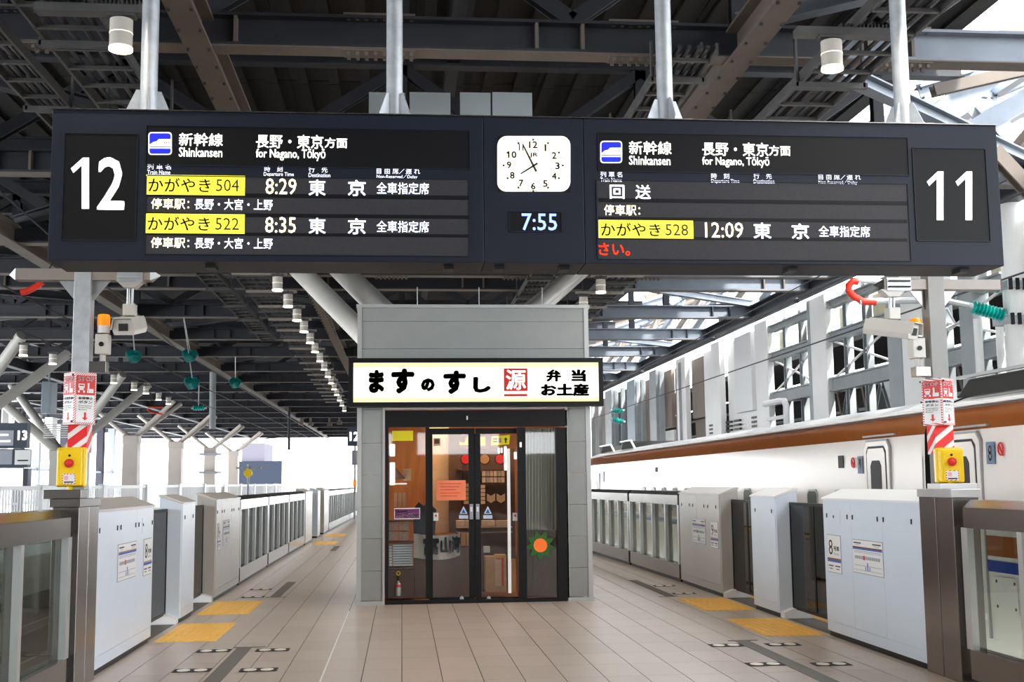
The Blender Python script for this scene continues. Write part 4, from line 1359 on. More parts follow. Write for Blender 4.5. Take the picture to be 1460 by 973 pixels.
ppoly([(619.5, 626.5), (626.5, 626.5), (626.5, 633), (619.5, 633)], KY + 0.064, 0.001, 'wood_dark', 'mark', t)
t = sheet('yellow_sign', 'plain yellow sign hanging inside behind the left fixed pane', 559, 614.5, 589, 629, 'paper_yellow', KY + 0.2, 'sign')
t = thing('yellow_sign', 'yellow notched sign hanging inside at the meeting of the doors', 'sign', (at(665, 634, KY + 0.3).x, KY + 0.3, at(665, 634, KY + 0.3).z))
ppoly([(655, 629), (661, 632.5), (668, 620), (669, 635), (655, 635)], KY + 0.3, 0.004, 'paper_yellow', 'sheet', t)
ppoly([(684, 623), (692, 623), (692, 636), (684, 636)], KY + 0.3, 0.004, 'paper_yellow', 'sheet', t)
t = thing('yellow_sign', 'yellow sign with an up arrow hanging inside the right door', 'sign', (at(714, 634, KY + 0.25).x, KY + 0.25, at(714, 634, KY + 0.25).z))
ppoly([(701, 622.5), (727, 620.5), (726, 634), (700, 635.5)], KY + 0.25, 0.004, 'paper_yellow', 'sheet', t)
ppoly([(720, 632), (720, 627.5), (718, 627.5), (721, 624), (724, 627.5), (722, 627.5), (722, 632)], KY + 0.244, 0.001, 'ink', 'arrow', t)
ppoly([(711, 625), (715, 625), (715, 631.5), (711, 631.5)], KY + 0.244, 0.001, 'print_pink', 'pictogram', t)
for y0 in (625.5, 629):
    ppoly([(703, y0), (709, y0), (709, y0 + 1.8), (703, y0 + 1.8)], KY + 0.244, 0.001, 'ink', 'text_line', t)

# roof-bearing pipe arms rising behind the kiosk
tr = thing('branching_column', 'thick pale pipe arms branching up behind the kiosk roof', 'column', (0.85, 17.6, 0))
MB().cyl((0.85, 17.55, 0), (0.85, 17.55, 2.6), 0.3, n=20).build('trunk', 'strut_white', tr, smooth=True)
for (a, ya), (b, yb), r in ((((560, 520), 17.4), ((400, 358), 20.3), 0.16), (((583, 480), 17.4), ((450, 350), 22.2), 0.185),
                            (((728, 470), 17.4), ((850, 366), 22.2), 0.165), (((738, 463), 17.3), ((866, 350), 20.8), 0.10)):
    MB().cyl(at(*a, ya), at(*b, yb), r, n=20).build('arm', 'strut_white', tr, smooth=True)

# small 12 sign far behind the kiosk
t = thing('platform_number_sign', 'small dark platform 12 sign hanging behind the left side of the kiosk', 'sign', (at(506, 636, 36.4).x, 36.4, at(506, 636, 36.4).z))
mb = MB(); prect(mb, 495.5, 609, 516, 636.5, 36.4, 0.15); mb.build('panel', 'far_sign', t)
ptxt('12', 498.5, 616, 512, 629, 36.24, 'lit_white', t, 0.03)
MB().box(at(508, 600, 36.4).x, at(510, 600, 36.4).x, 36.37, 36.43, at(508, 609, 36.4).z, 5.3).build('hanger', 'girder', t)

# ------------------------------------------------------------ platform screen doors
def plate_text(s, par, ux, X, y0, z0, w, h, m, bold=0.01):
    u = RY * ux
    return txt(s, (X, y0, z0), u, RZ, w, h, m, par, bold, 'lettering', 0.0008)


def face_rect(s, X, d, y0, y1, z0, z1, m, nm, par):
    """thin plate on the platform face of a door cabinet (s = -1 left line, +1 right line)"""
    return MB().box(X, X - s * d, y0, y1, z0, z1).build(nm, m, par)


def cabinet(s, X, y0, y1, m, label, plate=None, mapp=None, splits=(), locks=(), top='cabinet_top', H=1.26, depth=0.23, hatch=None, group='door machinery cabinets'):
    t = thing('door_cabinet', label, 'cabinet', (X + s * depth / 2, (y0 + y1) / 2, 0), group)
    prof = [(0.0, 0.045), (0.0, H), (depth * 0.85, H + 0.075), (depth, H + 0.075), (depth + 0.05, 0.045)]
    MB().prism(prof, (X + s * 0.006, y0, 0), (s, 0, 0), (0, 0, 1), (0, y1 - y0, 0)).build('body', m, t, bevel=0.006)
    MB().prism([(-0.012, H - 0.012), (-0.012, H + 0.006), (depth * 0.85, H + 0.088), (depth + 0.02, H + 0.088), (depth + 0.02, H + 0.07)], (X, y0 - 0.008, 0), (s, 0, 0), (0, 0, 1), (0, y1 - y0 + 0.016, 0)).build('top_cover', top, t, bevel=0.003)
    MB().box(X + s * 0.02, X + s * (depth + 0.03), y0 + 0.01, y1 - 0.01, 0, 0.05).build('shadow_kick_strip', 'black_trim', t)  # black base strip also draws the shadow line along the floor
    ys = [y0 + 0.012] + list(splits) + [y1 - 0.012]
    for a, b in zip(ys[:-1], ys[1:]):
        MB().box(X + s * 0.006, X - s * 0.003, a + 0.002, b - 0.002, 0.145, H - 0.02).build('service_panel', m, t)
    MB().box(X + s * 0.006, X - s * 0.001, y0 + 0.012, y1 - 0.012, 0.05, 0.14).build('lower_panel', m, t)
    for y in locks:
        MB().box(X - s * 0.003, X - s * 0.009, y - 0.009, y + 0.009, H - 0.175, H - 0.135).build('lock', 'black_trim', t)
    if hatch:
        h = face_rect(s, X - s * 0.003, 0.003, hatch - 0.09, hatch + 0.09, H - 0.24, H - 0.10, m, 'hatch', t)
        MB().box(X - s * 0.006, X - s * 0.011, hatch + s * 0.065 - 0.008, hatch + s * 0.065 + 0.008, H - 0.175, H - 0.15).build('hatch_lock', 'black_trim', h)
    ux = -s                                   # reading direction along y

    def uy(y0, y1, f, w=0.0):
        """y at fraction f of the plate in reading direction"""
        return (y0 + f * (y1 - y0)) if ux > 0 else (y1 - f * (y1 - y0))
    Xp = X - s * 0.003
    if plate:
        a, b, z0, z1, num = plate
        p = face_rect(s, Xp, 0.004, a, b, z0, z1, 'sign_grey', 'car_number_plate', t)
        face_rect(s, Xp - s * 0.004, 0.001, a + 0.006, b - 0.006, z0 + 0.006, z1 - 0.006, 'plain_white', 'plate_face', p)
        Xq = Xp - s * 0.0055
        W = b - a; Hh = z1 - z0
        plate_text(num, p, ux, Xq, uy(a, b, 0.13), z0 + Hh * 0.47, W * 0.30, Hh * 0.40, 'ink', 0.0)
        plate_text('号車', p, ux, Xq, uy(a, b, 0.50), z0 + Hh * 0.58, W * 0.40, Hh * 0.13, 'ink', 0.02)
        plate_text('Car No.', p, ux, Xq, uy(a, b, 0.50), z0 + Hh * 0.48, W * 0.38, Hh * 0.05, 'ink', 0.0)
        face_rect(s, Xp - s * 0.005, 0.0008, a + 0.006, b - 0.006, z0 + Hh * 0.345, z0 + Hh * 0.39, 'train_copper', 'brown_line', p)
        face_rect(s, Xp - s * 0.005, 0.0008, a + 0.006, b - 0.006, z0 + Hh * 0.285, z0 + Hh * 0.345, 'ink_blue', 'blue_line', p)
        for f, g in ((0.08, 0.42), (0.56, 0.92)):
            MB().box(Xp - s * 0.005, Xp - s * 0.006, uy(a, b, f), uy(a, b, g), z0 + Hh * 0.17, z0 + Hh * 0.20).build('seat_arrow', 'ink', p)
            MB().box(Xp - s * 0.005, Xp - s * 0.006, uy(a, b, f + 0.06), uy(a, b, g - 0.06), z0 + Hh * 0.10, z0 + Hh * 0.12).build('seat_line', 'ink', p)
    if mapp:
        a, b, z0, z1 = mapp
        p = face_rect(s, Xp, 0.004, a, b, z0, z1, 'sign_grey', 'route_map', t)
        face_rect(s, Xp - s * 0.004, 0.001, a + 0.006, b - 0.006, z0 + 0.006, z1 - 0.006, 'plain_white', 'map_face', p)
        Hh = z1 - z0
        Xq = Xp - s * 0.005

        def bit(f0, f1, g0, g1, m, nm='map_line'):
            MB().box(Xq, Xq - s * 0.001, uy(a, b, f0), uy(a, b, f1), z0 + Hh * g0, z0 + Hh * g1).build(nm, m, p)
        bit(0.02, 0.98, 0.755, 0.79, 'train_copper', 'brown_line'); bit(0.02, 0.98, 0.705, 0.755, 'ink_blue', 'blue_line')
        bit(0.05, 0.3, 0.88, 0.915, 'ink'); bit(0.68, 0.95, 0.88, 0.915, 'ink')
        bit(0.1, 0.25, 0.835, 0.85, 'sign_grey'); bit(0.72, 0.9, 0.835, 0.85, 'sign_grey')
        bit(0.05, 0.95, 0.655, 0.672, 'sign_grey'); bit(0.05, 0.95, 0.615, 0.628, 'sign_grey')
        for k in range(12):
            if k != 4:
                bit(0.08 + k * 0.07, 0.14 + k * 0.07, 0.43, 0.52, 'sign_grey', 'car_mark')
        bit(0.36, 0.42, 0.41, 0.54, 'ink_red', 'car_mark')
        bit(0.05, 0.95, 0.235, 0.25, 'sign_grey'); bit(0.05, 0.95, 0.1, 0.112, 'sign_grey')
        bit(0.485, 0.515, 0.1, 0.34, 'ink_blue'); bit(0.42, 0.44, 0.1, 0.22, 'ink_blue'); bit(0.56, 0.58, 0.1, 0.22, 'ink_blue')
    return t


def sz(px, py, X):
    return atx(px, py, X)


# right line, nearest first
R = FR
def ry(px, X=R): return atx(px, 760, X).y
yA0, yA1 = 8.88, 11.03
cabinet(1, R, yA0, yA1, 'cabinet_white', 'wide white right-hand cabinet with an 8 plate and route map beside the steel housing',
        (ry(1198.8), ry(1179.6), sz(1189, 817, R).z, sz(1189, 763, R).z, '8'), (ry(1258.5), ry(1215.5), sz(1237, 820, R).z, sz(1237, 771, R).z),
        (ry(1258.5, R), ry(1214, R)), (ry(1178.5 + 2), ry(1209.5), ry(1217), ry(1252.5), ry(1261), ry(1301)), 'plain_white', hatch=ry(1194))
cabinet(1, R, 12.48, 13.38, 'cabinet_white', 'narrow white right-hand cabinet standing between two dark sliding doors', locks=(12.6, 13.2), top='plain_white')
cabinet(1, R, 14.74, 16.92, 'cabinet_beige', 'grey right-hand cabinet with the 9 plate at the start of the right glass fence',
        (ry(1024.5), ry(1013.8), sz(1019, 782, R).z, sz(1019, 744, R).z, '9'), (ry(1006.5), ry(988), sz(997, 775, R).z, sz(997, 740, R).z),
        (15.9,), (14.9, 15.3, 15.5, 16.1, 16.3, 16.75))
# left line
L = FL
def ly(px, X=L): return atx(px, 760, X).y
cabinet(-1, L, 9.53, 11.66, 'cabinet_white', 'wide white left-hand cabinet with a route map, below the left stop button',
        (ly(204.5), ly(216), sz(210, 820, L).z, sz(210, 768, L).z, '8'), (ly(168), ly(194), sz(181, 826, L).z, sz(181, 774, L).z),
        (ly(194.5),), (ly(141), ly(166.5), ly(171.5), ly(192.5), ly(197), ly(216)), hatch=ly(205))
cabinet(-1, L, 13.15, 13.96, 'cabinet_white', 'narrow white left-hand cabinet standing between two dark sliding doors', locks=(13.3, 13.8))
cabinet(-1, L, 15.50, 17.76, 'cabinet_beige', 'beige left-hand cabinet with small plates at the start of the left glass fence',
        (15.62, 15.86, sz(313, 784, L).z, sz(313, 746, L).z, '9'), (16.1, 16.7, sz(326, 776, L).z, sz(326, 741, L).z), (16.0, 16.9), (15.6, 16.0, 16.2, 16.9, 17.1, 17.6))
for s, X, y0, y1 in ((1, R, 12.36, 12.5), (1, R, 14.62, 14.76), (-1, L, 13.03, 13.17), (-1, L, 15.38, 15.52)):
    o = MB().prism([(0.0, 0), (0.0, 0.06), (0.1, 0.1), (0.30, 0.1), (0.30, 0)], (X + s * 0.02, y0, 0), (s, 0, 0), (0, 0, 1), (0, y1 - y0, 0)).build('door_guide_foot', 'plain_white', bevel=0.004)
    tag(o, 'white sloped guide foot at the base of the %s %s-hand cabinet' % ('narrow' if y0 < 14 else 'beige or grey', 'right' if s > 0 else 'left'), 'door guide')


def leaf(s, X, y0, y1, label):
    t = thing('sliding_platform_door', label, 'platform door', (X + s * 0.22, (y0 + y1) / 2, 0.06), 'dark sliding platform doors')
    x = X + s * 0.15
    z0, z1 = 0.09, 1.20
    MB().box(x, x + s * 0.05, y0, y0 + 0.02, z0, z1).build('stile', 'black_trim', t)
    MB().box(x, x + s * 0.05, y1 - 0.02, y1, z0, z1).build('stile', 'black_trim', t)
    MB().box(x, x + s * 0.05, y0 + 0.02, y1 - 0.02, z1 - 0.03, z1).build('top_rail', 'black_trim', t)
    MB().box(x, x + s * 0.05, y0 + 0.02, y1 - 0.02, z0, z0 + 0.03).build('bottom_rail', 'black_trim', t)
    MB().box(x + s * 0.005, x + s * 0.015, y0 + 0.02, y1 - 0.02, z0 + 0.03, z1 - 0.03).build('pane', 'door_glass', t)
    MB().box(x - s * 0.002, x + s * 0.008, y0 + 0.002, y0 + 0.012, z0 + 0.05, z1 - 0.05).build('seal', 'black_rubber', t)


k = 0
for s, X, g in ((1, R, ((11.03, 12.48), (13.38, 14.74))), (-1, L, ((11.66, 13.15), (13.96, 15.50)))):
    for j, (a, b) in enumerate(g):
        m = (a + b) / 2
        for i, (p, q) in enumerate(((a + 0.002, m - 0.003), (m + 0.003, b - 0.002))):
            leaf(s, X, p, q, 'dark glass sliding door of the %s doorway on the %s, %s leaf' % (('nearer', 'farther')[j], 'right' if s > 0 else 'left', ('near', 'far')[i]))


def fence_run(s, X0, ys, label, slope=0.0, near=False):
    ys = [ys[0] + 0.05] + list(ys[1:-1]) + [ys[-1] - 0.05]
    y0, y1 = ys[0], ys[-1]
    fx = lambda y: X0 + slope * (y - y0)
    t = thing('glass_fence', label, 'glass fence', (X0 + s * 0.12, (y0 + y1) / 2, 0), 'glass fence runs beside the platform doors')
    def bx(a, b, d0, d1, z0, z1):
        A = fx(a); B = fx(b)
        return MB().quad_box(((A + s * d0, a, z0), (A + s * d1, a, z0), (B + s * d1, b, z0), (B + s * d0, b, z0),
                              (A + s * d0, a, z1), (A + s * d1, a, z1), (B + s * d1, b, z1), (B + s * d0, b, z1)))
    bx(y0, y1, 0.0, 0.16, 1.09, 1.23).build('top_rail', 'steel', t)
    A, B = fx(y0), fx(y1)
    MB().quad_box(((A, y0, 1.232), (A + s * 0.2, y0, 1.232), (B + s * 0.2, y1, 1.232), (B, y1, 1.232),
                   (A + s * 0.06, y0, 1.285), (A + s * 0.2, y0, 1.285), (B + s * 0.2, y1, 1.285), (B + s * 0.06, y1, 1.285))).build('top_cap', 'black_trim' if not near else 'steel', t)
    bx(y0, y1, 0.0, 0.12, 0.05, 0.25).build('bottom_rail', 'steel', t)
    bx(y0, y1, 0.02, 0.14, 0.0, 0.05).build('shadow_kick_strip', 'black_trim', t)  # black strip doubles as the shadow under the fence
    for a, b in zip(ys[:-1], ys[1:]):
        bx(a + 0.04, b - 0.04, 0.045, 0.055, 0.25, 1.09).build('pane', 'fence_glass', t)
    for j, y in enumerate(ys):
        w = 0.03 if (j % 4) else 0.045
        bx(y - w, y + w, 0.0, 0.05, 0.25, 1.09).build('mullion', 'steel_light', t)
        bx(y - w * 0.5, y + w * 0.5, 0.05, 0.11, 0.25, 1.09).build('rear_mullion', 'steel', t)


fence_run(1, R, [4.9, 5.75, 6.6, 7.43, 8.24], 'near right glass fence run through which the train side shows', near=True)
fence_run(-1, L, [5.1, 5.98, 6.86, 7.74, 8.86], 'near left glass fence run at the left edge', near=True)
fence_run(1, R, [16.98, 17.85, 18.75, 19.65, 20.55], 'first right glass fence run behind the 9 cabinet', -0.012)
fence_run(1, R - 0.045, [20.6, 21.5, 22.4, 23.3, 24.2], 'second right glass fence run beside the kiosk corner', -0.022)
fence_run(1, R - 0.13, [24.25 + 0.9 * i for i in range(9)], 'third right glass fence run hidden mostly behind the kiosk', -0.022)
fence_run(-1, L, [17.82 + 0.92 * i for i in range(5)], 'first left glass fence run behind the beige cabinet')
fence_run(-1, L, [21.56 + 0.92 * i for i in range(5)], 'second left glass fence run', 0.004)
fence_run(-1, L + 0.015, [25.3 + 0.92 * i for i in range(5)], 'third left glass fence run', 0.008)
cabinet(-1, L + 0.05, 29.1, 31.2, 'cabinet_beige', 'far left cabinet after the third left fence run')
cabinet(-1, L + 0.07, 33.0, 33.9, 'cabinet_white', 'far left narrow pale cabinet')
cabinet(-1, L + 0.09, 35.3, 37.4, 'cabinet_beige', 'farthest left cabinet before the last fence')
fence_run(-1, L + 0.1, [37.5 + 0.95 * i for i in range(19)], 'last left glass fence run reaching the kiosk edge', 0.014)
for a, b, w in ((31.2, 33.0, 'nearer'), (33.9, 35.3, 'farther')):
    leaf(-1, L + 0.06, a - 0.04, (a + b) / 2 - 0.003, 'far left dark platform door, %s doorway, near leaf' % w)
    leaf(-1, L + 0.06, (a + b) / 2 + 0.003, b + 0.04, 'far left dark platform door, %s doorway, far leaf' % w)


# steel housings carrying the button posts
def housing(s, X, y0, y1, label):
    t = thing('steel_housing', label, 'housing', (X + s * 0.15, (y0 + y1) / 2, 0), 'steel post housings')
    ym = (y0 + y1) / 2
    for a, b in ((y0, ym - 0.006), (ym + 0.006, y1)):
        MB().box(X - s * 0.02, X + s * 0.17, a, b, 0.0, 1.30).build('panel', 'steel', t, bevel=0.004)
    MB().box(X - s * 0.03, X + s * 0.19, y0 - 0.01, y1 + 0.01, 1.30, 1.36).build('cap', 'steel_light' if s > 0 else 'steel', t, bevel=0.003)
    return t


housing(1, R, 8.30, 8.86, 'brushed steel housing between the right white cabinet and the near right fence')
housing(-1, L, 8.95, 9.51, 'brushed steel housing between the left white cabinet and the near left fence')


def button_post(s, X, Y, w):
    side = 'right' if s > 0 else 'left'
    t = thing('steel_post', 'square steel post with a pointed crossarm at the %s door line' % side, 'post', (X, Y, 1.36))
    MB().box(X - w / 2, X + w / 2, Y - w / 2, Y + w / 2, 1.36, 3.30).build('shaft', 'steel_galv' if s < 0 else 'post_grey', t, bevel=0.004)
    return t


# left post group
Y = 9.25
XP = -2.412
pl = button_post(-1, XP, Y, 0.125)
a0 = -2.912; a1 = -1.915; zc = 3.05; hh = 0.045
MB().box(a0, a1, Y - 0.05, Y + 0.05, zc - hh, zc + hh).build('crossarm', 'arm_beige', pl, bevel=0.003)
for x, d in ((a0, -0.06), (a1, 0.07)):
    k = MB()
    k.v = [Vector((x, Y - 0.05, zc - hh)), Vector((x, Y + 0.05, zc - hh)), Vector((x, Y + 0.05, zc + hh)), Vector((x, Y - 0.05, zc + hh)), Vector((x + d, Y, zc))]
    k.f = [(0, 1, 2, 3), (0, 1, 4), (1, 2, 4), (2, 3, 4), (3, 0, 4)]
    k.build('arm_tip', 'steel_light', pl)
for d in (-1, 1):
    MB().prism([(0, 0), (0.13 * d, 0), (0, -0.16)], (XP + d * 0.06, Y - 0.005, zc - hh), (1, 0, 0), (0, 0, 1), (0, 0.01, 0)).build('gusset', 'steel_light', pl)
MB().box(-2.16, -1.97, Y - 0.06, Y + 0.06, zc - 0.055, zc + 0.055).build('clamp', 'steel_galv', pl)
for z in (zc - 0.025, zc + 0.025):
    MB().bar((-2.15, Y - 0.07, z), (-1.98, Y - 0.07, z), 0.012, 0.012).build('clamp_bolt', 'steel_light', pl)
MB().box(-2.356, -2.225, Y - 0.05, Y + 0.05, 2.30, 2.385).build('lamp_bracket', 'steel', pl, bevel=0.003)


def cctv(label, X, Y, ztop, zb, axis, L_, w, h, top):
    t = thing('security_camera', label, 'camera', (X, Y, zb))
    k = MB().prism([(-0.1, 0), (0.1, 0), (0.04, -0.055), (-0.04, -0.055)], (X, Y - 0.05, ztop), (1, 0, 0), (0, 0, 1), (0, 0.1, 0))
    k.build('mount_plate', 'camera_housing', t)
    MB().cyl((X - 0.014, Y, ztop - 0.05), (X - 0.014, Y, zb + 0.16), 0.013).cyl((X + 0.016, Y, ztop - 0.05), (X + 0.016, Y, zb + 0.16), 0.009).build('stem', 'steel_light', t, smooth=True)
    MB().box(X - 0.045, X + 0.045, Y - 0.05, Y + 0.05, zb + 0.075, zb + 0.165).build('joint_box', 'camera_housing', t, bevel=0.006)
    ax = Vector(axis).normalized()
    sd_ = ax.cross(RZ).normalized(); up = sd_.cross(ax)
    c = Vector((X, Y, zb)) - ax * (L_ * 0.45)
    prof = [(-w / 2, -h * 0.2), (-w * 0.42, -h / 2), (w * 0.42, -h / 2), (w / 2, -h * 0.2), (w * 0.40, h / 2), (-w * 0.40, h / 2)]
    MB().prism(prof, c, sd_, up, ax * L_).build('housing', 'camera_housing', t, bevel=0.006)
    c2 = c - ax * 0.03 + up * 0.006
    MB().prism([(-w / 2 - 0.008, -h * 0.2), (-w * 0.40, h / 2 + 0.006), (w * 0.40, h / 2 + 0.006), (w / 2 + 0.008, -h * 0.2), (w / 2, -h * 0.2), (w * 0.39, h / 2 - 0.001), (-w * 0.39, h / 2 - 0.001), (-w / 2, -h * 0.2)], c2, sd_, up, ax * (L_ * 0.98)).build('sun_hood', 'camera_housing', t)
    c3 = c - ax * 0.003
    MB().prism([(-0.035, -0.028), (0.035, -0.028), (0.035, 0.028), (-0.035, 0.028)], c3, sd_, up, ax * -0.004 + Vector((0, 0, 0))).build('window', 'ink', t)
    return t


cctv('beige security camera facing the viewer, hanging from the left crossarm', -2.07, Y, zc - hh, 2.66, (0.05, 0.95, 0.18), 0.36, 0.17, 0.12, 0)


def beacon(label, X, Y, z, mounted):
    t = thing('warning_beacon', label, 'beacon', (X, Y, z))
    MB().cyl((X, Y, z), (X, Y, z + 0.10), 0.022).build('stand', 'camera_housing', t, smooth=True)
    MB().box(X - 0.05, X + 0.05, Y - 0.05, Y + 0.05, z + 0.08, z + 0.235).build('body', 'camera_housing', t, bevel=0.008)
    MB().cyl((X, Y - 0.052, z + 0.155), (X, Y - 0.06, z + 0.155), 0.018).build('speaker_hole', 'black_trim', t)
    MB().cyl((X, Y, z + 0.235), (X, Y, z + 0.30), 0.045, n=20).build('collar', 'plain_white', t, smooth=True)
    MB().cyl((X, Y, z + 0.235), (X, Y, z + 0.242), 0.052, n=20).build('seal_ring', 'black_trim', t)
    MB().lathe((X, Y, z + 0.30), RZ, [(0.047, 0), (0.047, 0.06), (0.043, 0.085), (0.03, 0.09)], 20).build('lens', 'orange_lens', t, smooth=True)


beacon('orange topped warning beacon on the left post bracket', -2.262, Y, 2.36, pl)


def stop_sign(label, c, rot, wf, ws, z0, z1, mirrored, frame_side=1):
    t = thing('stop_button_sign', label, 'sign', (c[0], c[1], z0))
    u = Vector((math.cos(rot), math.sin(rot), 0))
    n = u.cross(RZ)
    o = Vector((c[0], c[1], 0))
    d = n * -1
    # folded box: front face wide along u, side face along the depth
    P = lambda a, b: o + u * a + d * b
    mb = MB().quad_box((P(-wf / 2, 0) + RZ * z0, P(wf / 2, 0) + RZ * z0, P(wf / 2, ws) + RZ * z0, P(-wf / 2, ws) + RZ * z0,
                        P(-wf / 2, 0) + RZ * z1, P(wf / 2, 0) + RZ * z1, P(wf / 2, ws) + RZ * z1, P(-wf / 2, ws) + RZ * z1))
    mb.build('sign_box', 'stripe_border', t)
    H = z1 - z0
    def face(org, uu, W, nm):
        nn = uu.cross(RZ)
        def q(f0, f1, g0, g1, m, pn, e=0.002):
            k = MB().prism([(f0 * W, g0 * H), (f1 * W, g0 * H), (f1 * W, g1 * H), (f0 * W, g1 * H)], org + RZ * z0, uu, RZ, nn * e)
            return k.build(pn, m, t)
        def T(s_, f0, f1, g0, g1, m, b=0.0, e=0.004):
            w = (f1 - f0) * W
            txt(s_, org + uu * (f0 * W) + RZ * (z0 + g0 * H) + nn * e, uu, RZ, w, (g1 - g0) * H, m, t, b)
        q(0.09, 0.91, 0.04, 0.56, 'plain_white', 'white_field')
        q(0.06, 0.94, 0.57, 0.945, 'ink_red', 'red_field')
        T('STOP', 0.12, 0.88, 0.83, 0.92, 'plain_white', 0.03)
        # train front and pointing hand
        q(0.16, 0.44, 0.70, 0.78, 'plain_white', 'train_mark', 0.004)
        q(0.19, 0.41, 0.735, 0.765, 'ink_red', 'train_mark', 0.005)
        q(0.20, 0.40, 0.66, 0.695, 'plain_white', 'train_mark', 0.004)
        q(0.14, 0.22, 0.61, 0.65, 'plain_white', 'train_mark', 0.004)
        q(0.38, 0.46, 0.61, 0.65, 'plain_white', 'train_mark', 0.004)
        q(0.58, 0.66, 0.64, 0.80, 'plain_white', 'hand_mark', 0.004)
        q(0.56, 0.86, 0.61, 0.69, 'plain_white', 'hand_mark', 0.004)
        T('非常停止', 0.16, 0.84, 0.475, 0.53, 'ink', 0.03)
        T('ボタン', 0.18, 0.82, 0.40, 0.455, 'ink', 0.02)
        T('Emergency\nTrain Stop\nButton', 0.18, 0.80, 0.27, 0.375, 'ink')
        q(0.45, 0.55, 0.13, 0.23, 'ink_red', 'arrow_shaft', 0.004)
        k = MB().prism([(0.36 * W, 0.13 * H), (0.64 * W, 0.13 * H), (0.5 * W, 0.075 * H)], org + RZ * z0, uu, RZ, nn * 0.004)
        k.build('arrow_head', 'ink_red', t)
    face(P(-wf / 2, 0), u, wf, 'front')
    if frame_side > 0:
        face(P(-wf / 2, ws), d * -1, ws, 'side')
    else:
        face(P(wf / 2, 0), d, ws, 'side')
    for a in (-wf / 2 - 0.012, wf / 2 + 0.012):
        for z in (z0 + 0.02, (z0 + z1) / 2, z1 - 0.02):
            MB().box(P(a, 0.01).x - 0.006, P(a, 0.01).x + 0.006, P(a, 0.01).y - 0.006, P(a, 0.01).y + 0.006, z - 0.006, z + 0.006).build('bolt', 'black_trim', t)


stop_sign('emergency stop sign with red STOP square on the left post, above the yellow box', (-2.345, 9.11), math.radians(45), 0.175, 0.155, 1.905, 2.29, False, 1)
o = MB().box(XP - 0.07, XP + 0.07, Y - 0.07, Y + 0.07, 1.70, 1.905).build('striped_wrap', 'stripe_board')
tag(o, 'red and white diagonal striped wrap around the left post', 'striped board', 'striped post wraps')


def button_box(label, c, rot, w, d, z0, z1):
    t = thing('emergency_button', label, 'button box', (c[0], c[1], z0))
    u = Vector((math.cos(rot), math.sin(rot), 0)); n = u.cross(RZ)
    H = z1 - z0
    o = Vector((c[0], c[1], z0))
    MB().prism([(-w / 2, 0.02), (w / 2, 0.02), (w / 2, H), (-w / 2, H)], o - n * d, u, RZ, n * (d * 0.55)).build('back_box', 'yellow_box', t, bevel=0.012)
    MB().prism([(-w * 0.44, 0.025), (w * 0.44, 0.025), (w * 0.44, H - 0.01), (-w * 0.44, H - 0.01)], o - n * (d * 0.46), u, RZ, n * (d * 0.46)).build('front_cover', 'yellow_box', t, bevel=0.012)
    MB().prism([(-w * 0.30, 0.04), (w * 0.36, 0.04), (w * 0.36, H - 0.03), (-w * 0.30, H - 0.03)], o, u, RZ, n * 0.004).build('raised_plate', 'yellow_box', t, bevel=0.003)
    b = o + RZ * (H * 0.62) + n * 0.004
    r = MB().cyl(b, b + n * 0.018, 0.032, n=24).build('button_ring', 'ink_red', t, smooth=True)
    MB().lathe(b + n * 0.018, n, [(0.022, 0), (0.02, 0.008), (0.008, 0.012)], 16).build('button', 'red_paint', r, smooth=True)
    MB().cyl(o + RZ * (H * 0.80) + n * 0.004, o + RZ * (H * 0.80) + n * 0.009, 0.009, n=12).build('indicator', 'black_trim', t)
    s_ = MB().prism([(-0.045, 0), (0.045, 0), (0.045, 0.075), (-0.045, 0.075)], o + RZ * (H * 0.13) + n * 0.004, u, RZ, n * 0.002).build('label_sheet', 'stripe_border', t)
    MB().prism([(-0.039, 0.006), (0.039, 0.006), (0.039, 0.069), (-0.039, 0.069)], o + RZ * (H * 0.13) + n * 0.006, u, RZ, n * 0.001).build('label_face', 'plain_white', s_)
    MB().prism([(-0.033, 0.010), (0.033, 0.010), (0.033, 0.019), (-0.033, 0.019)], o + RZ * (H * 0.13) + n * 0.007, u, RZ, n * 0.001).build('label_bar', 'ink', s_)
    MB().prism([(-0.033, 0.030), (-0.005, 0.030), (-0.005, 0.060), (-0.033, 0.060)], o + RZ * (H * 0.13) + n * 0.007, u, RZ, n * 0.001).build('label_mark', 'print_pink', s_)
    MB().cyl(o - n * 0.05, o - n * 0.05 + RZ * 0.03, 0.02).build('foot', 'yellow_box', t)
    return t


o = MB().box(-2.60, -2.33, 9.02, 9.20, 1.36, 1.425).build('button_plinth', 'steel', bevel=0.004)
tag(o, 'dark steel plinth under the left yellow button box', 'plinth')
button_box('yellow emergency stop box with a red button on the left door line', (-2.42, 9.02), math.radians(4), 0.205, 0.13, 1.425, 1.735)

# right post group
Y = 8.75
XP = 4.075
pr = button_post(1, XP, Y, 0.13)
a0 = 3.67; a1 = 4.60; zc = 2.918
MB().box(a0, a1, Y - 0.05, Y + 0.05, zc - 0.04, zc + 0.04).build('crossarm', 'arm_beige', pr, bevel=0.003)
for x, d in ((a0, -0.07), (a1, 0.07)):
    k = MB()
    k.v = [Vector((x, Y - 0.05, zc - 0.04)), Vector((x, Y + 0.05, zc - 0.04)), Vector((x, Y + 0.05, zc + 0.04)), Vector((x, Y - 0.05, zc + 0.04)), Vector((x + d, Y, zc))]
    k.f = [(0, 1, 2, 3), (0, 1, 4), (1, 2, 4), (2, 3, 4), (3, 0, 4)]
    k.build('arm_tip', 'steel', pr)
for d in (-1, 1):
    MB().prism([(0, 0), (0.13 * d, 0), (0, -0.16)], (XP + d * 0.06, Y - 0.005, zc - 0.04), (1, 0, 0), (0, 0, 1), (0, 0.01, 0)).build('gusset', 'steel', pr)
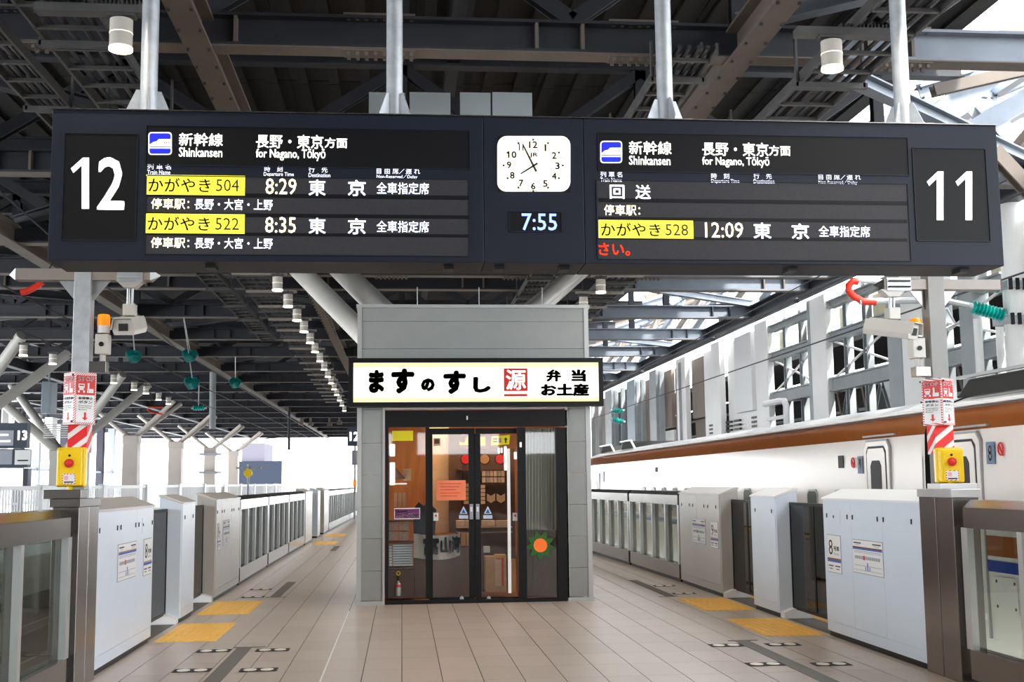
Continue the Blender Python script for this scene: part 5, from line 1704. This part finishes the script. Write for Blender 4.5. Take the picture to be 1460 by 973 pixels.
MB().box(3.69, 3.88, Y - 0.06, Y + 0.06, zc - 0.05, zc + 0.05).build('clamp', 'steel_galv', pr)
for z in (zc - 0.022, zc + 0.022):
    MB().bar((3.70, Y - 0.07, z), (3.87, Y - 0.07, z), 0.012, 0.012).build('clamp_bolt', 'black_trim', pr)
MB().box(3.89, 4.02, Y - 0.05, Y + 0.05, 2.21, 2.285).build('lamp_bracket', 'steel', pr, bevel=0.003)
cctv('beige security camera turned sideways, hanging from the right crossarm', 3.745, Y, zc - 0.04, 2.575, (-0.62, 0.74, 0.20), 0.38, 0.17, 0.12, 0)
beacon('orange topped warning beacon partly behind the right post', 3.925, Y + 0.0, 2.27, pr)
stop_sign('faded emergency stop sign on the right post, above the yellow box', (3.965, 8.62), math.radians(-55), 0.165, 0.165, 1.835, 2.185, True, -1)
o = MB().box(XP - 0.072, XP + 0.072, Y - 0.072, Y + 0.072, 1.62, 1.835).build('striped_wrap', 'stripe_board_right')
tag(o, 'red and white diagonal striped wrap around the right post', 'striped board', 'striped post wraps')
o = MB().box(3.91, 4.20, 8.45, 8.66, 1.36, 1.40).build('button_plinth', 'plain_white', bevel=0.004)
tag(o, 'white plinth under the right yellow button box', 'plinth')
button_box('yellow emergency stop box with a red button on the right door line', (4.035, 8.50), math.radians(-12), 0.20, 0.13, 1.385, 1.665)

# ------------------------------------------------------------ train
TX = 5.30
PROF = [(0.10, -0.95), (0.03, -0.55), (0.0, 0.0), (-0.012, 0.9), (0.0, 1.62), (0.012, 1.885)]
COPP = [(0.012, 1.885), (0.05, 2.03), (0.095, 2.10)]
ROOF = [(0.095, 2.10), (0.17, 2.155), (0.45, 2.26), (0.9, 2.33), (1.5, 2.35)]


def hull(prof, y0, y1, nose=False, both=True, thick=0.0):
    ys = [y0, y1] if not nose else [y0, 33.0, 35, 37, 39.5, 42, 44.5, 46.5]
    mb = MB()
    n = len(prof)
    for i, y in enumerate(ys):
        f = 0 if y <= 33.0 else ((y - 33.0) / 13.5)
        for sgn in (1,):
            for d, z in prof:
                x = TX + d + f * f * 1.2
                zz = z if z < 0.6 else 0.6 + (z - 0.6) * (1 - f * f * 0.85)
                mb.v.append(Vector((x, y, zz)))
            for d, z in reversed(prof):
                x = TX + 3.0 - d - f * f * 1.2
                zz = z if z < 0.6 else 0.6 + (z - 0.6) * (1 - f * f * 0.85)
                mb.v.append(Vector((x, y, zz)))
        if i:
            b0 = (i - 1) * 2 * n; b1 = i * 2 * n
            for q in range(2 * n - 1):
                if q == n - 1 and not both:
                    continue
                mb.f.append((b0 + q, b1 + q, b1 + q + 1, b0 + q + 1))
    if thick:
        mb.f.append(tuple(range(0, 2 * n)))
        e = (len(ys) - 1) * 2 * n
        mb.f.append(tuple(e + i for i in range(2 * n)))
    return mb


def train_car(y0, y1, label, nose, num, door, windows):
    t = thing('train_car', label, 'train', (TX + 1.69, (y0 + y1) / 2, -1.0), 'ivory and copper train')
    hull(PROF, y0, y1, nose, both=False).build('body', 'train_body', t, smooth=True)
    hull(COPP, y0, y1, nose, both=False).build('copper_band', 'train_copper', t, smooth=True)
    hull(ROOF, y0, y1, nose).build('roof', 'train_roof', t, smooth=True)
    for y, s_ in ((y0, 1), (y1, -1)):
        if not nose or s_ > 0:
            k = MB(); P = PROF + COPP[1:] + ROOF[1:]
            k.prism([(d, z) for d, z in P] + [(3.0 - d, z) for d, z in reversed(P)], (TX, y + s_ * 0.02, 0), (1, 0, 0), (0, 0, 1), (0, s_ * 0.05, 0))
            k.build('end_wall', 'train_dark', t)
    MB().box(TX - 0.014, TX - 0.006, y0, min(y1, 32), 0.60, 0.70).build('blue_stripe', 'train_blue', t)
    MB().box(TX - 0.014, TX - 0.006, y0, min(y1, 32), 0.74, 0.92).build('copper_stripe', 'train_copper', t)
    MB().box(TX + 0.02, TX + 0.20, y0 + 0.02, min(y1, 32), 2.115, 2.15).build('roof_gutter', 'plain_white', t, bevel=0.01)
    for (dy0, dy1, wy0, wy1) in door:
        d = MB().prism([(dy0 - 0.07, 0.0), (dy1 + 0.07, 0.0), (dy1 + 0.07, 1.79), (dy1 - 0.0, 1.87), (dy0 + 0.0, 1.87), (dy0 - 0.07, 1.79)], (TX - 0.022, 0, 0), (0, 1, 0), (0, 0, 1), (0.02, 0, 0)).build('door', 'train_grey', t)
        MB().prism([(dy0 - 0.055, 0.0), (dy1 + 0.055, 0.0), (dy1 + 0.055, 1.78), (dy1 - 0.01, 1.85), (dy0 + 0.01, 1.85), (dy0 - 0.055, 1.78)], (TX - 0.027, 0, 0), (0, 1, 0), (0, 0, 1), (0.02, 0, 0)).build('door_surround', 'train_body', d)
        MB().prism([(dy0 + 0.01, 0.0), (dy1 - 0.01, 0.0), (dy1 - 0.01, 1.74), (dy1 - 0.07, 1.80), (dy0 + 0.07, 1.80), (dy0 + 0.01, 1.74)], (TX - 0.030, 0, 0), (0, 1, 0), (0, 0, 1), (0.02, 0, 0)).build('door_gap', 'train_dark', d)
        MB().prism([(dy0 + 0.035, 0.0), (dy1 - 0.035, 0.0), (dy1 - 0.035, 1.71), (dy1 - 0.08, 1.775), (dy0 + 0.08, 1.775), (dy0 + 0.035, 1.71)], (TX - 0.033, 0, 0), (0, 1, 0), (0, 0, 1), (0.02, 0, 0)).build('door_leaf', 'train_body', d)
        MB().prism([(wy0, 0.8), (wy0 + 0.04, 0.75), (wy1 - 0.04, 0.75), (wy1, 0.8), (wy1, 1.58), (wy1 - 0.05, 1.64), (wy0 + 0.05, 1.64), (wy0, 1.58)], (TX - 0.037, 0, 0), (0, 1, 0), (0, 0, 1), (0.02, 0, 0)).build('door_window', 'train_dark', d)
        MB().box(TX - 0.02, TX + 0.01, dy0 - 0.2, dy1 + 0.1, 1.905, 1.925).build('rain_gutter', 'train_grey', t)
    for k_, wy in enumerate(windows):
        w = MB().prism([(wy - 0.20, 0.87), (wy - 0.15, 0.82), (wy + 0.15, 0.82), (wy + 0.20, 0.87), (wy + 0.20, 1.21), (wy + 0.14, 1.27), (wy - 0.14, 1.27), (wy - 0.20, 1.21)], (TX - 0.018, 0, 0.04), (0, 1, 0), (0, 0, 1), (0.012, 0, 0)).build('window', 'train_grey', t)
        MB().prism([(wy - 0.17, 0.89), (wy - 0.13, 0.85), (wy + 0.13, 0.85), (wy + 0.17, 0.89), (wy + 0.17, 1.20), (wy + 0.12, 1.245), (wy - 0.12, 1.245), (wy - 0.17, 1.20)], (TX - 0.021, 0, 0.04), (0, 1, 0), (0, 0, 1), (0.012, 0, 0)).build('pane', 'window_glass', w)
    ny, nz, ry_ = num[1]
    p = MB().box(TX - 0.012, TX - 0.016, ny - 0.075, ny + 0.075, nz - 0.10, nz + 0.10).build('car_number', 'plate_blue', t)
    txt(num[0], (TX - 0.017, ny + 0.04, nz - 0.075), -RY, RZ, 0.08, 0.15, 'plain_white', p, 0.02)
    k = MB()
    pts = [(TX - 0.015, ry_ + 0.045 * math.cos(a * math.pi / 8), nz + 0.03 + 0.055 * math.sin(a * math.pi / 8)) for a in range(17)]
    k.tube(pts, 0.008, 6).bar((TX - 0.015, ry_ - 0.04, nz - 0.03), (TX - 0.015, ry_ + 0.04, nz + 0.07), 0.01, 0.015)
    k.build('no_smoking_mark', 'ink_red', t)
    return t


c8 = train_car(-2.0, 11.62, 'near train car 8 with ivory body and copper roof band, right of the post', False, ('8', (10.36, 1.66, 10.17)), [(10.60, 11.22, 10.74, 11.06)], [9.2, 8.2, 7.2, 6.2])
c9 = train_car(11.76, 46.5, 'far train car 9 with ivory body, small windows and tapering far end', True, ('9', (13.46, 1.60, 13.68)), [(12.66, 13.24, 12.80, 13.10)], [14.15 + 0.98 * i for i in range(7)] + [22, 23, 24, 25, 26])
o = MB().box(TX - 0.014, TX - 0.006, 14.0, 14.16, 1.57, 1.72); o.build('small_window', 'train_dark', c9)
MB().box(TX + 0.1, TX + 2.8, 11.64, 11.74, -0.8, 2.05).build('gangway', 'black_rubber', c9)
MB().box(TX - 0.016, TX + 0.0, 24.6, 24.75, 1.62, 1.72).build('small_window', 'train_dark', c9)
MB().box(TX - 0.016, TX - 0.01, 31.2, 31.7, 1.42, 1.70).build('small_window', 'train_grey', c9)
MB().box(TX - 0.016, TX - 0.01, 31.9, 32.5, 0.6, 1.66).build('cab_door', 'train_grey', c9)
# lower body hatch, step lamp
h = MB().box(TX - 0.016, TX - 0.01, 10.02, 10.42, 0.26, 0.56); h = h.build('side_hatch', 'train_body', c8)
for y in (10.06, 10.38):
    for z in (0.30, 0.52):
        MB().cyl((TX - 0.016, y, z), (TX - 0.02, y, z), 0.014).build('hatch_screw', 'train_dark', h)
MB().box(TX - 0.03, TX - 0.005, 10.55, 10.78, 0.16, 0.22).build('step_handle', 'plain_white', c8, bevel=0.01)
# roof equipment
def rooftop(y0, y1, z, label, par=None):
    t = thing('roof_fairing', label, 'roof equipment', (TX + 1.4, (y0 + y1) / 2, 2.2), 'dark fairings on the train roof')
    MB().prism([(y0, 0), (y0 + 0.35, z), (y1 - 0.35, z), (y1, 0)], (TX + 0.45, 0, 2.22), (0, 1, 0), (0, 0, 1), (2.0, 0, 0)).build('body', 'black_rubber', t, bevel=0.03)
    MB().bar((TX + 0.42, y0 - 0.3, 2.2), (TX + 0.42, y0 + 0.3, 2.23 + z), 0.04, 0.04).build('stay', 'plain_white', t)
    MB().bar((TX + 0.42, y0 + 0.3, 2.24 + z), (TX + 0.42, y1 - 0.2, 2.24 + z), 0.05, 0.03).build('edge_strip', 'steel_light', t)
rooftop(9.3, 12.0, 0.22, 'long black fairing on the train roof at the right edge')
rooftop(29.3, 31.2, 0.22, 'low dark hump on the train roof, nearer of two beside the kiosk')
rooftop(32.2, 34.4, 0.2, 'low dark hump on the train roof, farther of two beside the kiosk')

# ------------------------------------------------------------ lamps and cable trays
def lamp(label, X, Y, Z, group, proto=[None]):
    if proto[0] is None:
        t = thing('cylinder_downlight', label, 'lamp', (0, 0, 0), group)
        MB().cyl((0, 0, 0.02), (0, 0, 0.23), 0.082, n=20).build('housing', 'lamp_housing', t, smooth=True, local=True)
        MB().cyl((0, 0, 0.125), (0, 0, 0.131), 0.084, n=20).build('ring', 'lit_warm', t, local=True)
        MB().cyl((0, 0, 0.0), (0, 0, 0.022), 0.084, 0.084, n=20).build('lens', 'lamp_lens', t, smooth=True, local=True)
        MB().box(-0.1, 0.1, -0.05, 0.05, 0.25, 0.28).box(-0.02, 0.02, -0.02, 0.02, 0.22, 0.30).build('bracket', 'tray', t, local=True)
        proto[0] = t
    else:
        t = dup(proto[0])
        t['label'] = label; t['group'] = group
    t.location = (X, Y, Z)
    return t


def lamp_light(x, y, e=45):
    l = bpy.data.lights.new('downlight_beam', 'SPOT')
    l.energy = e
    l.color = (1.0, 0.90, 0.76)
    l.spot_size = math.radians(140)
    l.spot_blend = 0.6
    l.shadow_soft_size = 0.08
    o = bpy.data.objects.new('downlight_beam', l)
    COL.objects.link(o)
    o.location = (x, y, 4.57)


for q in range(-4, 20):
    for x in (-2.04, 3.34):
        lamp_light(x, 8.6 + q * 1.83)
ORD = ['nearest', 'second', 'third', 'fourth', 'fifth', 'sixth', 'seventh', 'eighth', 'ninth', 'tenth', 'eleventh', 'twelfth', 'thirteenth', 'fourteenth', 'fifteenth', 'sixteenth']
lamp('lit cylinder downlight above the left end of the departure board', -2.04, 8.6, 4.6, 'downlights over the left doors')
ysl = [19.57, 21.4, 23.25, 25.0, 27.0, 28.9, 31.1, 33.4, 35.7, 38, 40.5, 43, 45.9, 49, 52.5]
for i, y in enumerate(ysl):
    lamp('cylinder downlight of the row left of the kiosk, %s from the front' % ORD[i], -2.03 - max(0, y - 24) ** 1.2 * 0.0085, y, 4.6, 'downlights over the left doors')
lamp('lit cylinder downlight above the right half of the departure board', 3.333, 8.69, 4.6, 'downlights over the right doors')
lamp('cylinder downlight just right of the kiosk roof, nearer one', 3.345, 19.67, 4.6, 'downlights over the right doors')
lamp('cylinder downlight at the top right kiosk corner, farther one', 3.345, 21.6, 4.6, 'downlights over the right doors')
for i, (x, y) in enumerate([(-2.04, 8.6 + 1.85 * k) for k in range(5, 24)] + [(3.34, 8.6 + 1.85 * k) for k in range(5, 24)]):
    xx = x - max(0, y - 24) ** 1.2 * 0.0085 if x < 0 else x
    o = MB().box(xx - 0.75 if x < 0 else xx - 0.15, xx + 0.15 if x < 0 else xx + 0.75, y - 0.04, y + 0.04, 4.885, 4.93)
    o.build('lamp_channel', 'arm_beige', ceil)
for i, (px, py) in enumerate(((33, 508), (75, 520), (162, 547), (191, 557), (208, 562), (226, 571), (240, 577))):
    q = atx(px, py, -9.8)
    Y = (4.6 - EYE) / ((at(px, py, 1.0).z - EYE))
    q = at(px, py, Y)
    lamp('small downlight over the neighbouring platform, %s from the left' % ORD[i].replace('nearest', 'first'), q.x, Y, 4.6, 'downlights over the neighbouring platform').scale = (1.15, 1.15, 1.15)


def tray(x, y0, y1, z, w, label, nsingle=24):
    t = thing('cable_tray', label, 'cable tray', (x, (y0 + y1) / 2, z), 'cable trays under the roof')
    for dx in (-w / 2, w / 2):
        MB().box(x + dx - 0.012, x + dx + 0.012, y0, y1, z, z + 0.09).build('side_rail', 'tray', t)
    me = None
    y = y0 + 0.2; n = 0
    rest = MB()
    while y < y1:
        if n < nsingle:
            MB().box(x - w / 2, x + w / 2, y, y + 0.04, z, z + 0.03).build('rung', 'tray', t)
        else:
            rest.box(x - w / 2, x + w / 2, y, y + 0.04, z, z + 0.03)
        y += 0.45; n += 1
    if rest.v:
        rest.build('rung_run', 'tray', t, kind='stuff')
    y = y0 + 0.6
    while y < min(y1, 40):
        for dx in (-w / 2 - 0.03, w / 2 + 0.03):
            MB().box(x + dx - 0.01, x + dx + 0.01, y, y + 0.05, z - 0.04, 5.35).build('tray_hanger', 'tray', t)
        MB().box(x - w / 2 - 0.06, x + w / 2 + 0.06, y, y + 0.05, z - 0.05, z).build('cross_channel', 'tray', t)
        y += 2.1
    for k, dx in enumerate((-w * 0.3, -w * 0.1, w * 0.12, w * 0.3)):
        MB().tube([(x + dx, y0, z + 0.05), (x + dx + 0.02, (y0 + y1) / 2, z + 0.055), (x + dx, y1, z + 0.05)], 0.022, 6).build('cable', 'wire', t)


tray(-2.52, 6.6, 46, 4.93, 0.55, 'ladder cable tray above the left row of downlights')
tray(3.78, 7.2, 40, 4.93, 0.55, 'ladder cable tray above the right row of downlights')
tray(-3.3, 8.5, 30, 5.0, 0.35, 'narrow cable tray left of the left ladder tray', 10)
tray(2.45, 9.5, 30, 5.02, 0.4, 'narrow cable tray left of the right ladder tray', 10)
for (x, y, lb) in ((-2.2, 8.6, 'left'), (3.5, 8.69, 'right')):
    o = MB().box(x - 0.45, x + 0.35, y - 0.06, y + 0.06, 4.87, 4.93)
    for k in range(14):
        o.box(x - 0.1 + k * 0.03, x - 0.09 + k * 0.03, y - 0.05, y + 0.05, 4.93, 4.965)
    tag(o.build('mounting_channel', 'tray'), 'steel mounting channel carrying the near %s downlight' % lb, 'bracket')

# ------------------------------------------------------------ overhead line gear
def insulator(label, a, b, r, n, m, group=None, plain=False):
    a = Vector(a); b = Vector(b)
    L_ = (b - a).length
    t = thing('insulator', label, 'insulator', tuple(a), group)
    prof = []
    for k in range(n):
        h = L_ * k / n
        prof += [(r * 0.55, h), (r, h + L_ / n * 0.35), (r, h + L_ / n * 0.5), (r * 0.55, h + L_ / n * 0.85)]
    MB().lathe(a, b - a, prof, 18).build('sheds', m, t, smooth=True)
    d = (b - a).normalized()
    if m != 'insulator_dark':
        MB().cyl(a - d * 0.06, a, r * 0.5).build('end_cap', 'steel_galv', t, smooth=True)
        MB().cyl(b, b + d * 0.06, r * 0.5).build('end_cap', 'steel_galv', t, smooth=True)
    return t


YI = 15.7
insulator('ribbed turquoise insulator sloping beside the right post', at(1386, 438, YI), at(1431, 450, YI), 0.095, 9, 'insulator_teal')
insulator('turquoise insulator in line with the right crossarm', at(1340, 408, YI), at(1426, 410, YI), 0.075, 12, 'insulator_teal')
mast = thing('line_mast', 'white round overhead line mast with clamps at the right edge', 'mast', (at(1452, 600, YI).x, YI, -1.2))
x = at(1452, 450, YI).x
MB().cyl((x, YI, -1.2), (x, YI, 5.25), 0.19, n=20).build('shaft', 'column_white', mast, smooth=True)
for px in (1427, 1396):
    xx = at(px, 500, YI + 0.6).x
    MB().cyl((xx, YI + 0.6, 1.9), (xx, YI + 0.6, at(px, 440 if px == 1427 else 455, YI + .6).z), 0.06, n=12).build('side_pipe', 'column_white', mast, smooth=True)
for z_, in ((at(1440, 409, YI).z,), (at(1440, 458, YI).z,)):
    MB().box(x - 0.26, x + 0.2, YI - 0.24, YI + 0.24, z_ - 0.05, z_ + 0.05).build('clamp', 'steel_galv', mast)
    for k in range(3):
        MB().box(x - 0.24 + k * 0.1, x - 0.20 + k * 0.1, YI - 0.27, YI - 0.23, z_ - 0.08, z_ + 0.08).build('clamp_bolt', 'black_trim', mast)
cl = thing('cantilever_arm', 'jointed silver cantilever tube carrying the overhead wire right of the sign', 'cantilever', tuple(at(1300, 430, YI)))
for pts, r in (((at(1386, 437, YI), at(1345, 428, YI), at(1225, 430, YI)), 0.045), ((at(1340, 408, YI), at(1300, 404, YI), at(1222, 400, YI)), 0.035),
               ((at(1345, 470, YI), at(1362, 462, YI), at(1350, 440, YI), at(1330, 445, YI)), 0.02), ((at(1365, 400, YI), at(1362, 432, YI)), 0.02)):
    MB().tube(pts, r).build('tube', 'steel_light', cl, smooth=True)
hs = MB().tube([at(x_, y_, YI) for x_, y_ in ((1223, 402), (1216, 401), (1210, 407), (1210, 415), (1217, 423), (1230, 430), (1248, 431))], 0.05, 10)
tag(hs.build('red_hose', 'hose_red', smooth=True), 'curved bright red protective hose left of the right camera', 'hose')
hs = MB().tube([at(x_, y_, 13) for x_, y_ in ((30, 417), (38, 416), (46, 412), (53, 408), (60, 402))], 0.035, 10)
hs = tag(hs.build('red_hose', 'hose_red', smooth=True), 'short red protective hose below the left crossarm', 'hose')
MB().tube([at(60, 402, 13), (at(60, 402, 13).x + 0.1, 14.9, 5.285)], 0.008, 6).build('suspension_wire', 'wire', hs)
hs = MB().tube([at(x_, y_, 41.2) for x_, y_ in ((232, 591), (214, 588), (210, 584), (212, 581), (232, 581))], 0.025, 8)
hs = tag(hs.build('orange_hose', 'hose_red', smooth=True), 'distant thin orange loop over the left tracks', 'hose')
MB().tube([(at(214, 560, 41.2).x, 41.2, 5.28), at(214, 588, 41.2)], 0.008, 6).build('suspension_wire', 'wire', hs)
for (px, py, Y_, lb) in ((190, 508, 22.7, 'leftmost, under the left camera'), (270, 507, 28.6, 'upper right of the four'), (273, 546, 29, 'lower middle of the four'), (335, 546, 36.4, 'lower right of the four')):
    c = at(px, py, Y_)
    s_ = 0.6 if Y_ < 25 else (0.75 if Y_ < 30 else 0.75)
    t = insulator('dark teal wing shaped insulator cluster over the left tracks, ' + lb, c + Vector((-0.13, 0.15, 0.11)) * s_ * 1.0, c + Vector((0.03, -0.05, -0.13)) * s_, 0.135 * s_ * 1.2, 5, 'insulator_dark', 'teal insulators over the left tracks')
    a = c + Vector((0.13, 0.15, 0.12)) * s_; b = c + Vector((0.01, 0, -0.12)) * s_
    prof = []
    for k in range(5):
        h = (b - a).length * k / 5
        prof += [(0.08 * s_, h), (0.15 * s_, h + 0.02), (0.15 * s_, h + 0.03), (0.08 * s_, h + 0.05)]
    MB().lathe(a, b - a, prof, 16).build('sheds', 'insulator_dark', t, smooth=True)
    MB().cyl(c + Vector((0, 0.1, 0.1)), (c.x, min(YB, key=lambda q: abs(q - Y_)), 5.285), 0.012, n=6).build('suspension_rod', 'steel_galv', t)
for i, (a, b) in enumerate((((873, 586), (888, 586)), ((873, 598), (889, 602)))):
    insulator('small turquoise insulator right of the kiosk, %s of two' % ('upper', 'lower')[i], at(*a, 44), at(*b, 44), 0.11, 5, 'insulator_teal', 'small far turquoise insulators')
for i, (a, b) in enumerate((((275, 582), (292, 582)),)):
    insulator('small turquoise insulator over the left tracks', at(*a, 45.6), at(*b, 45.6), 0.1, 5, 'insulator_teal')
    q = at(283, 582, 45.6)
    MB().cyl(q, (q.x, 45.6, 5.28), 0.02, n=6).build('suspension_rod', 'steel_galv', bpy.data.objects['insulator.008'])


def wire(pts, r, label, g):
    o = MB().tube(pts, r, 5)
    tag(o.build('overhead_wire', 'wire'), label, 'wire', g)


wire([(6.95, 2, 5.0), (6.95, 12, 4.62), (6.95, 30, 4.55), (6.95, 60, 4.5)], 0.013, 'upper black overhead wire above the train', 'overhead wires')
wire([(6.95, 2, 3.72), (6.95, 60, 3.72)], 0.012, 'lower black overhead wire above the train', 'overhead wires')
wire([(7.6, 8, 5.2), (7.6, 60, 4.9)], 0.012, 'thin overhead wire beside the right wall columns', 'overhead wires')
wire([(-6.1, 8, 4.6), (-6.1, 30, 4.45), (-6.1, 95, 4.5)], 0.014, 'upper black overhead wire over the left tracks', 'overhead wires')
wire([(-6.1, 8, 3.95), (-6.1, 95, 3.9)], 0.012, 'lower black overhead wire over the left tracks', 'overhead wires')
wire([(-4.6, 8, 5.15), (-5.2, 28, 4.6), (-5.5, 95, 4.6)], 0.014, 'slanting black feeder wire over the left tracks', 'overhead wires')
for i, y in enumerate((16.5, 20.3, 26, 34)):
    o = MB().lathe((6.95, y, 4.53), (0, 0, 1), [(0.02, 0), (0.06, 0.03), (0.06, 0.07), (0.02, 0.1)], 12)
    tag(o.build('wire_clamp', 'wire', smooth=True), 'small black clamp bead on the upper wire above the train, %s from the right' % ORD[i].replace('nearest', 'first'), 'clamp', 'wire clamps')
